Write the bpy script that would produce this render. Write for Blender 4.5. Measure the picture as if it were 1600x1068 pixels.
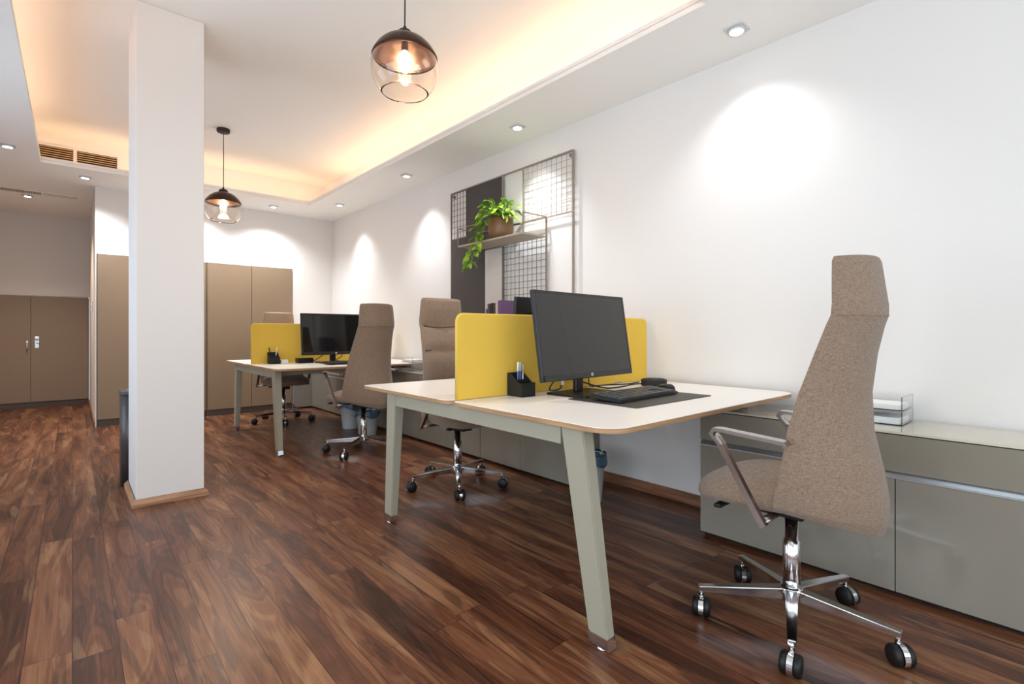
import bpy, bmesh, math, random
from mathutils import Vector, Matrix, Euler
PI = math.pi
R = math.radians
random.seed(7)
for o in list(bpy.data.objects):
    bpy.data.objects.remove(o, do_unlink=True)
S = bpy.context.scene
COL = S.collection

# ------------------------------------------------------------------ camera
cd = bpy.data.cameras.new('camera')
cam = bpy.data.objects.new('camera', cd); COL.objects.link(cam)
cam.location = (0, 0, 1.05)
cam.rotation_euler = (R(90), 0, R(-41.143))
cd.sensor_width = 36.0
cd.lens = 36.0 * 786.32 / 1600
cd.shift_y = -15 / 1600
cd.clip_start = 0.02
S.camera = cam
# ------------------------------------------------------------------ colour
S.view_settings.view_transform = 'Standard'
S.view_settings.look = 'None'
S.view_settings.gamma = 1
S.view_settings.use_curve_mapping = False
S.view_settings.exposure = 0.0
# ------------------------------------------------------------------ world: overcast daylight outside the windows
w = bpy.data.worlds.new('sky'); S.world = w; w.use_nodes = True
wb = w.node_tree.nodes['Background']
wb.inputs[0].default_value = (0.80, 0.88, 1.0, 1)
wb.inputs[1].default_value = 1.6

# ------------------------------------------------------------------ lights
def area(name, loc, rot, sx, sy, power, col, spread=180):
    l = bpy.data.lights.new(name, 'AREA'); l.shape = 'RECTANGLE'
    l.size = sx; l.size_y = sy; l.energy = power; l.color = col; l.spread = R(spread)
    o = bpy.data.objects.new(name, l); COL.objects.link(o)
    o.location = loc; o.rotation_euler = rot
    return o
# colour times power of each group of lights
LG = dict(
    side_a=(26, 31, 35), side_b=(28, 32, 36), side_c=(12.5, 16, 20), back=(35, 40.5, 44),
    cove=(8.6, 5.5, 3.4), cove_far=(6.0, 3.9, 2.3), near=(26, 27.5, 28.5), wall=(60, 63, 66), end=(84, 88, 94),
    passage=(115, 92, 70), pendant=(20, 17, 13), world=(0.8, 0.9, 1.0))
def lit(l, key, k=1.0):
    c = LG[key]; m_ = max(c) or 1e-6
    l.energy = m_ * k; l.color = (c[0] / m_, c[1] / m_, c[2] / m_)
wb.inputs[0].default_value = tuple(c / (max(LG['world']) or 1) for c in LG['world']) + (1,)
wb.inputs[1].default_value = max(LG['world'])
def area(name, loc, rot, sx, sy, key, k=1.0):
    l = bpy.data.lights.new(name, 'AREA'); l.shape = 'RECTANGLE'
    l.size = sx; l.size_y = sy; lit(l, key, k)
    o = bpy.data.objects.new(name, l); COL.objects.link(o)
    o.location = loc; o.rotation_euler = rot
    return o
# daylight entering through the windows of the side wall and of the wall behind the camera
area('window_daylight', (-1.32, -0.6, 1.3), (0, R(-90), 0), 1.6, 1.8, 'side_a')
area('window_daylight', (-1.32, 1.5, 1.3), (0, R(-90), 0), 1.6, 1.8, 'side_b')
area('window_daylight', (-1.32, 4.3, 1.3), (0, R(-90), 0), 1.6, 1.8, 'side_c')
area('window_daylight', (0.6, -1.97, 1.3), (R(90), 0, 0), 3.6, 1.6, 'back')
# warm strips lying in the coffer's trough, shining up
area('cove_light', (2.45, 3.95, 2.69), (R(180), 0, 0), 0.04, 5.6, 'cove', 1.25)
area('cove_light', (1.05, 6.74, 2.70), (R(180), 0, 0), 3.0, 0.04, 'cove_far', 0.72)
area('cove_light', (-0.38, 3.95, 2.69), (R(180), 0, 0), 0.04, 5.6, 'cove', 1.0)
area('cove_light', (1.05, 1.02, 2.68), (R(180), 0, 0), 3.0, 0.04, 'cove', 0.5)

# ------------------------------------------------------------------ helpers
def srgb(r, g, b):
    f = lambda c: (c / 255 / 12.92) if c / 255 <= 0.04045 else ((c / 255 + 0.055) / 1.055) ** 2.4
    return (f(r), f(g), f(b), 1)
def mat(name, col, rough=0.5, metal=0.0, spec=0.5, trans=0.0, ior=1.45, coat=0.0, emit=None, es=0.0, bump=0.0, bscale=200, sheen=0.0, var=0.0):
    m = bpy.data.materials.new(name); m.use_nodes = True
    nt = m.node_tree; b = nt.nodes['Principled BSDF']
    b.inputs['Base Color'].default_value = col
    b.inputs['Roughness'].default_value = rough
    b.inputs['Metallic'].default_value = metal
    b.inputs['Specular IOR Level'].default_value = spec
    b.inputs['Transmission Weight'].default_value = trans
    b.inputs['IOR'].default_value = ior
    b.inputs['Coat Weight'].default_value = coat
    b.inputs['Coat Roughness'].default_value = 0.08
    if sheen: b.inputs['Sheen Weight'].default_value = sheen
    if emit:
        b.inputs['Emission Color'].default_value = emit
        b.inputs['Emission Strength'].default_value = es
    if bump or var:
        tc = nt.nodes.new('ShaderNodeTexCoord')
        n = nt.nodes.new('ShaderNodeTexNoise'); n.inputs['Scale'].default_value = bscale; n.inputs['Detail'].default_value = 3
        nt.links.new(tc.outputs['Object'], n.inputs['Vector'])
        if bump:
            bp = nt.nodes.new('ShaderNodeBump'); bp.inputs['Strength'].default_value = bump; bp.inputs['Distance'].default_value = 0.002
            nt.links.new(n.outputs['Fac'], bp.inputs['Height']); nt.links.new(bp.outputs['Normal'], b.inputs['Normal'])
        if var:
            mx = nt.nodes.new('ShaderNodeMix'); mx.data_type = 'RGBA'
            mx.inputs[6].default_value = tuple(c * (1 - var) for c in col[:3]) + (1,)
            mx.inputs[7].default_value = tuple(min(1, c * (1 + var)) for c in col[:3]) + (1,)
            nt.links.new(n.outputs['Fac'], mx.inputs[0]); nt.links.new(mx.outputs[2], b.inputs['Base Color'])
    return m

def floor_material():
    m = bpy.data.materials.new('walnut_planks'); m.use_nodes = True
    nt = m.node_tree; N = nt.nodes; L = nt.links; b = N['Principled BSDF']
    def math_(op, a, bb=None, c=None):
        n = N.new('ShaderNodeMath'); n.operation = op
        for i, v in enumerate((a, bb, c)):
            if v is None: continue
            if isinstance(v, (int, float)): n.inputs[i].default_value = v
            else: L.new(v, n.inputs[i])
        return n.outputs[0]
    tc = N.new('ShaderNodeTexCoord'); sp = N.new('ShaderNodeSeparateXYZ'); L.new(tc.outputs['Object'], sp.inputs[0])
    X, Y = sp.outputs[0], sp.outputs[1]
    PW, PL = 0.119, 1.22
    rx = math_('DIVIDE', X, PW); row = math_('FLOOR', rx)
    wn = N.new('ShaderNodeTexWhiteNoise'); wn.noise_dimensions = '1D'; L.new(row, wn.inputs['W'])
    ry = math_('ADD', math_('DIVIDE', Y, PL), math_('MULTIPLY', wn.outputs['Value'], 7.3)); colm = math_('FLOOR', ry)
    cb = N.new('ShaderNodeCombineXYZ'); L.new(row, cb.inputs[0]); L.new(colm, cb.inputs[1])
    wn2 = N.new('ShaderNodeTexWhiteNoise'); wn2.noise_dimensions = '2D'; L.new(cb.outputs[0], wn2.inputs['Vector'])
    rid = wn2.outputs['Value']
    # seams
    fx = math_('FRACT', rx); fy = math_('FRACT', ry)
    ex = math_('MULTIPLY', math_('MINIMUM', fx, math_('SUBTRACT', 1.0, fx)), PW)
    ey = math_('MULTIPLY', math_('MINIMUM', fy, math_('SUBTRACT', 1.0, fy)), PL)
    seam = math_('LESS_THAN', math_('MINIMUM', ex, ey), 0.0011)
    # grain coordinates, stretched along Y, shifted for each board
    off = math_('MULTIPLY', rid, 57.0)
    gc = N.new('ShaderNodeCombineXYZ'); L.new(math_('MULTIPLY', X, 1.0), gc.inputs[0]); L.new(math_('MULTIPLY', Y, 0.13), gc.inputs[1]); L.new(off, gc.inputs[2])
    g1 = N.new('ShaderNodeTexNoise'); g1.inputs['Scale'].default_value = 8.5; g1.inputs['Detail'].default_value = 3; g1.inputs['Roughness'].default_value = 0.42; g1.inputs['Distortion'].default_value = 1.0
    L.new(gc.outputs[0], g1.inputs['Vector'])
    gc2 = N.new('ShaderNodeCombineXYZ'); L.new(math_('MULTIPLY', X, 1.0), gc2.inputs[0]); L.new(math_('MULTIPLY', Y, 0.022), gc2.inputs[1]); L.new(off, gc2.inputs[2])
    g2 = N.new('ShaderNodeTexNoise'); g2.inputs['Scale'].default_value = 150; g2.inputs['Detail'].default_value = 4; g2.inputs['Distortion'].default_value = 0.3
    L.new(gc2.outputs[0], g2.inputs['Vector'])
    # growth rings: bands of the broad noise
    ring = math_('SINE', math_('MULTIPLY', g1.outputs['Fac'], 62.0))
    ring = math_('MULTIPLY', math_('ADD', ring, 1.0), 0.5)
    t = math_('ADD', math_('MULTIPLY', g1.outputs['Fac'], 1.05), math_('MULTIPLY', ring, 0.13))
    t = math_('ADD', t, math_('MULTIPLY', math_('SUBTRACT', g2.outputs['Fac'], 0.5), 0.42))
    t = math_('ADD', t, math_('MULTIPLY', math_('SUBTRACT', rid, 0.5), 0.20))
    cr = N.new('ShaderNodeValToRGB'); e = cr.color_ramp.elements
    e[0].position = 0.20; e[0].color = srgb(48, 27, 19)
    e[1].position = 0.90; e[1].color = srgb(152, 108, 76)
    for p, c in ((0.40, srgb(78, 46, 32)), (0.55, srgb(104, 62, 42)), (0.70, srgb(122, 79, 54))):
        x = cr.color_ramp.elements.new(p); x.color = c
    L.new(t, cr.inputs[0])
    # dark smoky heartwood streaks
    g3 = N.new('ShaderNodeTexNoise'); g3.inputs['Scale'].default_value = 7; g3.inputs['Detail'].default_value = 3; g3.inputs['Distortion'].default_value = 1.6
    gc3 = N.new('ShaderNodeCombineXYZ'); L.new(X, gc3.inputs[0]); L.new(math_('MULTIPLY', Y, 0.12), gc3.inputs[1]); L.new(math_('ADD', off, 9.0), gc3.inputs[2]); L.new(gc3.outputs[0], g3.inputs['Vector'])
    cr3 = N.new('ShaderNodeValToRGB'); cr3.color_ramp.elements[0].position = 0.58; cr3.color_ramp.elements[1].position = 0.62
    cr3.color_ramp.elements[0].color = (0, 0, 0, 1); cr3.color_ramp.elements[1].color = (0.45, 0.45, 0.45, 1)
    L.new(g3.outputs['Fac'], cr3.inputs[0])
    m1 = N.new('ShaderNodeMix'); m1.data_type = 'RGBA'; L.new(cr3.outputs[0], m1.inputs[0]); L.new(cr.outputs[0], m1.inputs[6]); m1.inputs[7].default_value = srgb(52, 36, 30)
    cr4 = N.new('ShaderNodeValToRGB'); cr4.color_ramp.elements[0].position = 0.355; cr4.color_ramp.elements[1].position = 0.385
    cr4.color_ramp.elements[0].color = (0.28, 0.28, 0.28, 1); cr4.color_ramp.elements[1].color = (0, 0, 0, 1)
    L.new(g3.outputs['Fac'], cr4.inputs[0])
    m2 = N.new('ShaderNodeMix'); m2.data_type = 'RGBA'; L.new(cr4.outputs[0], m2.inputs[0]); L.new(m1.outputs[2], m2.inputs[6]); m2.inputs[7].default_value = srgb(170, 134, 98)
    # small knots: dark eye inside a pale halo
    vk = N.new('ShaderNodeTexVoronoi'); vk.inputs['Scale'].default_value = 3.1
    gk = N.new('ShaderNodeCombineXYZ'); L.new(X, gk.inputs[0]); L.new(math_('MULTIPLY', Y, 0.5), gk.inputs[1]); L.new(gk.outputs[0], vk.inputs['Vector'])
    kd = math_('ADD', vk.outputs['Distance'], math_('MULTIPLY', math_('SUBTRACT', g2.outputs['Fac'], 0.5), 0.05))
    crk = N.new('ShaderNodeValToRGB'); ek = crk.color_ramp.elements; ek[0].position = 0.012; ek[0].color = (0.75, 0.75, 0.75, 1); ek[1].position = 0.045; ek[1].color = (0, 0, 0, 1)
    L.new(kd, crk.inputs[0])
    m3 = N.new('ShaderNodeMix'); m3.data_type = 'RGBA'; L.new(crk.outputs[0], m3.inputs[0]); L.new(m2.outputs[2], m3.inputs[6]); m3.inputs[7].default_value = srgb(58, 34, 24)
    mx = N.new('ShaderNodeMix'); mx.data_type = 'RGBA'; L.new(seam, mx.inputs[0]); L.new(m3.outputs[2], mx.inputs[6]); mx.inputs[7].default_value = srgb(38, 22, 16)
    L.new(mx.outputs[2], b.inputs['Base Color'])
    b.inputs['Specular IOR Level'].default_value = 0.34
    L.new(math_('ADD', 0.24, math_('MULTIPLY', g1.outputs['Fac'], 0.14)), b.inputs['Roughness'])
    bp = N.new('ShaderNodeBump'); bp.inputs['Strength'].default_value = 0.25; bp.inputs['Distance'].default_value = 0.002
    L.new(math_('SUBTRACT', g2.outputs['Fac'], math_('MULTIPLY', seam, 2.0)), bp.inputs['Height']); L.new(bp.outputs['Normal'], b.inputs['Normal'])
    return m

def wood_material(name, c0, c1, sc=(3, 40, 40), rough=0.45):
    m = bpy.data.materials.new(name); m.use_nodes = True
    nt = m.node_tree; N = nt.nodes; L = nt.links; b = N['Principled BSDF']
    tc = N.new('ShaderNodeTexCoord'); mp = N.new('ShaderNodeMapping'); mp.inputs['Scale'].default_value = sc
    n = N.new('ShaderNodeTexNoise'); n.inputs['Scale'].default_value = 1; n.inputs['Detail'].default_value = 5; n.inputs['Distortion'].default_value = 0.6
    cr = N.new('ShaderNodeValToRGB'); cr.color_ramp.elements[0].position = 0.3; cr.color_ramp.elements[1].position = 0.7
    cr.color_ramp.elements[0].color = c0; cr.color_ramp.elements[1].color = c1
    L.new(tc.outputs['Object'], mp.inputs[0]); L.new(mp.outputs[0], n.inputs['Vector']); L.new(n.outputs['Fac'], cr.inputs[0]); L.new(cr.outputs[0], b.inputs['Base Color'])
    b.inputs['Roughness'].default_value = rough
    return m

def fabric_material(name, c0, c1, freq=760):
    m = bpy.data.materials.new(name); m.use_nodes = True
    nt = m.node_tree; N = nt.nodes; L = nt.links; b = N['Principled BSDF']
    tc = N.new('ShaderNodeTexCoord')
    outs = []
    for sc in ((freq, freq, freq * 0.09), (freq * 0.09, freq * 0.09, freq)):
        mp = N.new('ShaderNodeMapping'); mp.inputs['Scale'].default_value = sc
        n = N.new('ShaderNodeTexNoise'); n.inputs['Scale'].default_value = 1; n.inputs['Detail'].default_value = 2
        L.new(tc.outputs['Object'], mp.inputs[0]); L.new(mp.outputs[0], n.inputs['Vector']); outs.append(n.outputs['Fac'])
    ad = N.new('ShaderNodeMath'); ad.operation = 'ADD'; L.new(outs[0], ad.inputs[0]); L.new(outs[1], ad.inputs[1])
    cr = N.new('ShaderNodeValToRGB'); cr.color_ramp.elements[0].position = 0.39; cr.color_ramp.elements[1].position = 0.62
    cr.color_ramp.elements[0].color = c0; cr.color_ramp.elements[1].color = c1
    hf = N.new('ShaderNodeMath'); hf.operation = 'MULTIPLY'; hf.inputs[1].default_value = 0.5; L.new(ad.outputs[0], hf.inputs[0])
    L.new(hf.outputs[0], cr.inputs[0]); L.new(cr.outputs[0], b.inputs['Base Color'])
    b.inputs['Roughness'].default_value = 0.92; b.inputs['Specular IOR Level'].default_value = 0.15; b.inputs['Sheen Weight'].default_value = 0.25
    bp = N.new('ShaderNodeBump'); bp.inputs['Strength'].default_value = 0.5; bp.inputs['Distance'].default_value = 0.0015
    L.new(ad.outputs[0], bp.inputs['Height']); L.new(bp.outputs['Normal'], b.inputs['Normal'])
    return m

M = dict(
    wall=mat('white_wall_paint', srgb(229, 224, 220), 0.75, bump=0.05, bscale=90),
    ceil=mat('ceiling_paint', srgb(247, 243, 238), 0.8),
    floor=floor_material(),
    skirt=wood_material('skirting_wood', srgb(112, 70, 48), srgb(160, 112, 80), (30, 3, 60)),
    trim=wood_material('column_trim_wood', srgb(140, 96, 68), srgb(182, 140, 108), (4, 4, 60)),
    desk=mat('white_laminate', srgb(246, 241, 235), 0.32, spec=0.4),
    ply=wood_material('plywood_edge', srgb(150, 112, 76), srgb(190, 150, 108), (6, 6, 220)),
    frame=mat('grey_green_powder_coat', srgb(160, 154, 136), 0.42),
    chrome=mat('polished_aluminium', (0.72, 0.72, 0.73, 1), 0.10, 1.0),
    brushed=mat('brushed_aluminium', srgb(196, 205, 212), 0.28, 0.9),
    satin=mat('satin_aluminium', srgb(176, 170, 166), 0.2, 1.0),
    fabric=fabric_material('beige_woven_fabric', srgb(118, 98, 82), srgb(156, 133, 114)),
    seam=mat('shadowed_seam_thread', srgb(88, 72, 60), 0.9),
    wire2=mat('tan_shelf_wire', srgb(150, 134, 112), 0.5),
    yellow=mat('yellow_felt', srgb(228, 188, 80), 0.9, spec=0.1, bump=0.15, bscale=500, var=0.05),
    yedge=mat('yellow_felt_piping', srgb(226, 190, 92), 0.8, spec=0.1),
    black=mat('black_plastic', srgb(20, 20, 20), 0.38),
    blackm=mat('matte_black_plastic', srgb(26, 26, 25), 0.6, bump=0.1, bscale=400),
    rubber=mat('black_rubber', srgb(16, 16, 16), 0.5),
    lcd=mat('monitor_glass', srgb(44, 41, 38), 0.22, spec=0.6),
    lcd2=mat('dark_monitor_glass', srgb(22, 21, 20), 0.06, spec=0.6),
    bezel=mat('monitor_bezel', srgb(40, 38, 37), 0.35),
    leather=mat('desk_mat_leather', srgb(58, 53, 50), 0.5, bump=0.08, bscale=600),
    keycap=mat('keycaps', srgb(66, 66, 68), 0.35),
    taupe=mat('taupe_cabinet_lacquer', srgb(138, 117, 94), 0.42),
    taupe2=mat('dark_taupe_cabinet_lacquer', srgb(140, 122, 104), 0.45),
    plinth=mat('cabinet_plinth', srgb(84, 72, 66), 0.5),
    gap=mat('dark_gap', srgb(40, 32, 28), 0.8),
    cred=mat('grey_green_gloss_lacquer', srgb(140, 133, 120), 0.14, coat=0.5),
    credtop=mat('cream_gloss_top', srgb(190, 182, 160), 0.12, coat=0.5),
    credede=mat('cream_top_edge', srgb(214, 206, 186), 0.3),
    dark=mat('near_black_plinth', srgb(14, 11, 9), 0.6),
    panel=mat('charcoal_panel', srgb(72, 66, 64), 0.7),
    wpanel=mat('white_panel', srgb(206, 200, 194), 0.6),
    wire=mat('warm_grey_wire', srgb(146, 134, 122), 0.45),
    wireb=mat('dark_wire', srgb(70, 60, 54), 0.45),
    shelf=mat('warm_grey_shelf', srgb(176, 164, 146), 0.5),
    pot=wood_material('bronze_pot', srgb(92, 64, 34), srgb(122, 88, 48), (60, 60, 2), 0.4),
    soil=mat('potting_soil', srgb(46, 34, 26), 0.95, bump=0.6, bscale=120),
    stem=mat('plant_stem', srgb(120, 150, 60), 0.5),
    bin=mat('white_bin_plastic', srgb(205, 208, 208), 0.35),
    liner=mat('blue_bin_liner', srgb(84, 112, 138), 0.3, trans=0.35, bump=0.6, bscale=60),
    dome=mat('bronze_dome', srgb(74, 54, 44), 0.28, 0.85),
    domein=mat('copper_dome_inside', srgb(168, 128, 108), 0.2, 1.0),
    cord=mat('black_cord', srgb(36, 28, 26), 0.6),
    vent=mat('vent_slats', srgb(214, 182, 138), 0.5),
    ventin=mat('vent_dark', srgb(52, 34, 20), 0.8),
    white=mat('white_paper', srgb(240, 240, 238), 0.7),
    lamptrim=mat('downlight_trim', srgb(214, 212, 210), 0.4, 0.0),
    lampon=mat('downlight_lens', (1, 1, 1, 1), 0.3, emit=(1, 0.98, 0.95, 1), es=14),
    bulb=mat('glowing_bulb', (1, 0.9, 0.75, 1), 0.3, emit=(1.0, 0.80, 0.55, 1), es=22),
    greybin=mat('dark_grey_metal', srgb(84, 80, 80), 0.4, 0.5),
    blue=mat('blue_pen_plastic', srgb(90, 120, 200), 0.4),
    purple=mat('purple_book_cover', srgb(110, 80, 120), 0.5),
    navy=mat('navy_book_cover', srgb(48, 44, 66), 0.5),
    brown=mat('brown_book_cover', srgb(92, 74, 66), 0.5),
    sblue=mat('blue_book_cover', srgb(90, 104, 150), 0.5),
    cream=mat('cream_book_cover', srgb(205, 190, 176), 0.6),
)
def glass(name, tint, rough=0.0, alpha_ior=1.45):
    m = bpy.data.materials.new(name); m.use_nodes = True
    b = m.node_tree.nodes['Principled BSDF']
    b.inputs['Base Color'].default_value = tint; b.inputs['Roughness'].default_value = rough
    b.inputs['Transmission Weight'].default_value = 1.0; b.inputs['IOR'].default_value = alpha_ior
    return m
M['glass'] = glass('clear_lamp_glass', (1.0, 0.965, 0.92, 1), 0.0, 1.35)
M['acrylic'] = glass('clear_acrylic', (1, 1, 1, 1), 0.02, 1.12)
M['pane'] = glass('window_glass', (1, 1, 1, 1), 0.0, 1.05)
def leafmat():
    m = bpy.data.materials.new('pothos_leaf'); m.use_nodes = True
    nt = m.node_tree; N = nt.nodes; L = nt.links; b = N['Principled BSDF']
    tc = N.new('ShaderNodeTexCoord'); n = N.new('ShaderNodeTexNoise'); n.inputs['Scale'].default_value = 22; n.inputs['Detail'].default_value = 2
    cr = N.new('ShaderNodeValToRGB'); cr.color_ramp.elements[0].position = 0.35; cr.color_ramp.elements[1].position = 0.68
    cr.color_ramp.elements[0].color = srgb(52, 112, 22); cr.color_ramp.elements[1].color = srgb(176, 208, 62)
    L.new(tc.outputs['Object'], n.inputs['Vector']); L.new(n.outputs['Fac'], cr.inputs[0]); L.new(cr.outputs[0], b.inputs['Base Color'])
    b.inputs['Roughness'].default_value = 0.35; b.inputs['Subsurface Weight'].default_value = 0.15
    b.inputs['Subsurface Radius'].default_value = (0.02, 0.03, 0.01)
    return m
M['leaf'] = leafmat()

class MB:
    """collects shapes, then links them as one mesh object"""
    def __init__(s): s.bm = bmesh.new()
    def _new(s, vs, fs, mi=0, smooth=False):
        V = [s.bm.verts.new(v) for v in vs]; out = []
        for f in fs:
            try:
                g = s.bm.faces.new([V[i] for i in f]); g.material_index = mi; g.smooth = smooth; out.append(g)
            except ValueError: pass
        return V, out
    def box(s, x0, x1, y0, y1, z0, z1, bev=0.0, mi=0, seg=2, mtx=None):
        vs = [(x, y, z) for x in (x0, x1) for y in (y0, y1) for z in (z0, z1)]
        fs = [(0, 1, 3, 2), (4, 6, 7, 5), (0, 4, 5, 1), (2, 3, 7, 6), (0, 2, 6, 4), (1, 5, 7, 3)]
        V, F = s._new(vs, fs, mi)
        if mtx: bmesh.ops.transform(s.bm, matrix=mtx, verts=V)
        if bev:
            E = list({e for f in F for e in f.edges})
            r = bmesh.ops.bevel(s.bm, geom=E, offset=bev, segments=seg, affect='EDGES', profile=0.5)
            for f in r['faces']: f.material_index = mi
        return s
    def hexa(s, pts, mi=0, bev=0.0):
        """8 points: bottom ring then top ring"""
        V, F = s._new(pts, [(3, 2, 1, 0), (4, 5, 6, 7), (0, 1, 5, 4), (1, 2, 6, 5), (2, 3, 7, 6), (3, 0, 4, 7)], mi)
        if bev:
            E = list({e for f in F for e in f.edges}); bmesh.ops.bevel(s.bm, geom=E, offset=bev, segments=2, affect='EDGES')
        return s
    def quad(s, *p, mi=0): s._new(p, [(0, 1, 2, 3)], mi); return s
    def prism(s, pts, z0, z1, mi=0, mi_side=None, bev=0.0, smooth_side=False):
        n = len(pts)
        V, F = s._new([(p[0], p[1], z0) for p in pts] + [(p[0], p[1], z1) for p in pts],
                      [tuple(range(n - 1, -1, -1)), tuple(range(n, 2 * n))] + [(i, (i + 1) % n, n + (i + 1) % n, n + i) for i in range(n)], mi)
        if mi_side is not None:
            for f in F[2:]: f.material_index = mi_side
        if smooth_side:
            for f in F[2:]: f.smooth = True
        return s
    def lathe(s, prof, n=32, c=(0, 0, 0), mi=0, smooth=True, mtx=None, cap=True):
        vs = []; fs = []
        for r, z in prof:
            for k in range(n):
                a = 2 * PI * k / n; vs.append((c[0] + r * math.cos(a), c[1] + r * math.sin(a), c[2] + z))
        m_ = len(prof)
        for i in range(m_ - 1):
            for k in range(n):
                k2 = (k + 1) % n; fs.append((i * n + k, i * n + k2, (i + 1) * n + k2, (i + 1) * n + k))
        V, F = s._new(vs, fs, mi, smooth)
        if cap:
            for i in (0, m_ - 1):
                if prof[i][0] > 1e-5:
                    ring = [V[i * n + k] for k in range(n)]
                    if i == 0: ring = ring[::-1]
                    try:
                        f = s.bm.faces.new(ring); f.material_index = mi
                    except ValueError: pass
        if mtx: bmesh.ops.transform(s.bm, matrix=mtx, verts=V)
        return s
    def tube(s, pts, r, n=8, mi=0, smooth=True, caps=True, flat=None, closed=False):
        pts = [Vector(p) for p in pts]; m_ = len(pts); rings = []
        prev = None
        for i, p in enumerate(pts):
            if closed: t = (pts[(i + 1) % m_] - pts[i - 1])
            else: t = pts[min(i + 1, m_ - 1)] - pts[max(i - 1, 0)]
            t.normalize()
            if prev is None:
                up = Vector((0, 0, 1)) if abs(t.z) < 0.9 else Vector((1, 0, 0))
                a = t.cross(up).normalized()
            else:
                a = (prev - t * prev.dot(t)).normalized()
            prev = a; b_ = t.cross(a)
            rr = r[i] if isinstance(r, (list, tuple)) else r
            ring = []
            for k in range(n):
                th = 2 * PI * (k + 0.5) / n
                ra = rr; rb = rr * (flat if flat else 1)
                ring.append(s.bm.verts.new(p + a * (ra * math.cos(th)) + b_ * (rb * math.sin(th))))
            rings.append(ring)
        for i in range(m_ - (0 if closed else 1)):
            A, B = rings[i], rings[(i + 1) % m_]
            for k in range(n):
                f = s.bm.faces.new((A[k], A[(k + 1) % n], B[(k + 1) % n], B[k])); f.smooth = smooth; f.material_index = mi
        if caps and not closed:
            f = s.bm.faces.new(rings[0][::-1]); f.material_index = mi
            f = s.bm.faces.new(rings[-1]); f.material_index = mi
        return s
    def sweep(s, pts, outline, side=Vector((1, 0, 0)), mi=0, smooth=False):
        """sweep a section (list of (a,b)); a runs along `side`, b across path"""
        pts = [Vector(p) for p in pts]; rings = []
        for i, p in enumerate(pts):
            t0 = (pts[i] - pts[i - 1]).normalized() if i else (pts[1] - pts[0]).normalized()
            t1 = (pts[i + 1] - pts[i]).normalized() if i < len(pts) - 1 else t0
            t = (t0 + t1).normalized(); nrm = side.cross(t).normalized(); k = 1 / max(0.4, t.dot(t1))
            rings.append([s.bm.verts.new(p + side * a + nrm * (b_ * k)) for a, b_ in outline])
        n = len(outline)
        for i in range(len(rings) - 1):
            for k in range(n):
                f = s.bm.faces.new((rings[i][k], rings[i][(k + 1) % n], rings[i + 1][(k + 1) % n], rings[i + 1][k])); f.smooth = smooth; f.material_index = mi
        s.bm.faces.new(rings[0][::-1]).material_index = mi; s.bm.faces.new(rings[-1]).material_index = mi
        return s
    def grid(s, fn, nu, nv, mi=0, smooth=True, closed_u=False):
        vs = [fn(i / nu, j / nv) for j in range(nv + 1) for i in range(nu + 1)]
        fs = [(j * (nu + 1) + i, j * (nu + 1) + i + 1, (j + 1) * (nu + 1) + i + 1, (j + 1) * (nu + 1) + i) for j in range(nv) for i in range(nu)]
        s._new(vs, fs, mi, smooth); return s
    def build(s, name, mats, parent=None, loc=None, weld=True, recalc=True, wn=False):
        if weld: bmesh.ops.remove_doubles(s.bm, verts=s.bm.verts, dist=1e-5)
        if recalc: bmesh.ops.recalc_face_normals(s.bm, faces=s.bm.faces)
        me = bpy.data.meshes.new(name); s.bm.to_mesh(me); s.bm.free()
        for m_ in (mats if isinstance(mats, (list, tuple)) else [mats]): me.materials.append(M[m_] if isinstance(m_, str) else m_)
        o = bpy.data.objects.new(name, me); COL.objects.link(o)
        if parent: o.parent = parent
        if loc: o.location = loc
        return o
def tag(o, label=None, cat=None, group=None, kind=None):
    if label: o['label'] = label
    if cat: o['category'] = cat
    if group: o['group'] = group
    if kind: o['kind'] = kind
    return o
def thing(name, label, cat, loc=(0, 0, 0), rz=0.0, group=None):
    o = bpy.data.objects.new(name, None); COL.objects.link(o); o.empty_display_size = 0.1
    o.location = loc; o.rotation_euler = (0, 0, rz)
    return tag(o, label, cat, group)
def struct(o): o['kind'] = 'structure'; return o
def copy_tree(o, parent=None):
    c = o.copy(); COL.objects.link(c)
    if parent: c.parent = parent
    for ch in list(o.children): copy_tree(ch, c)
    return c
def rrect(x0, x1, y0, y1, r, n=6):
    """rounded rectangle; r = one radius or four (x1y1, x0y1, x0y0, x1y0)"""
    rs = r if isinstance(r, (list, tuple)) else [r] * 4
    out = []
    for (cx, cy, a0), rr in zip(((1, 1, 0), (0, 1, 90), (0, 0, 180), (1, 0, 270)), rs):
        px = (x1 - rr) if cx else (x0 + rr); py = (y1 - rr) if cy else (y0 + rr)
        for k in range(n + 1):
            a = R(a0 + 90 * k / n); out.append((px + rr * math.cos(a), py + rr * math.sin(a)))
    return out

# ------------------------------------------------------------------ room
XW = 2.85          # long wall
YB = 7.25          # end wall
XL, YN = -1.35, -2.0
YH = 9.70          # end of the passage
XH = 0.19          # passage's side wall
ZT = 3.05          # raised ceiling
zs = lambda y: 2.605 + 0.0088 * y
def slab_y(mb, x0, x1, y0, y1, mi=0):   # soffit board, following the slightly sloping soffit
    t = 0.03
    mb.hexa([(x0, y0, zs(y0)), (x1, y0, zs(y0)), (x1, y1, zs(y1)), (x0, y1, zs(y1)),
             (x0, y0, zs(y0) + t), (x1, y0, zs(y0) + t), (x1, y1, zs(y1) + t), (x0, y1, zs(y1) + t)], mi)
f = MB(); f.box(XL - 0.2, XW + 0.2, YN - 0.2, YH + 0.6, -0.1, 0); struct(f.build('floor', 'floor'))
f = MB(); f.box(XW, XW + 0.15, YN, YB + 0.6, 0, 3.2); struct(f.build('wall_right', 'wall'))
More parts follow.
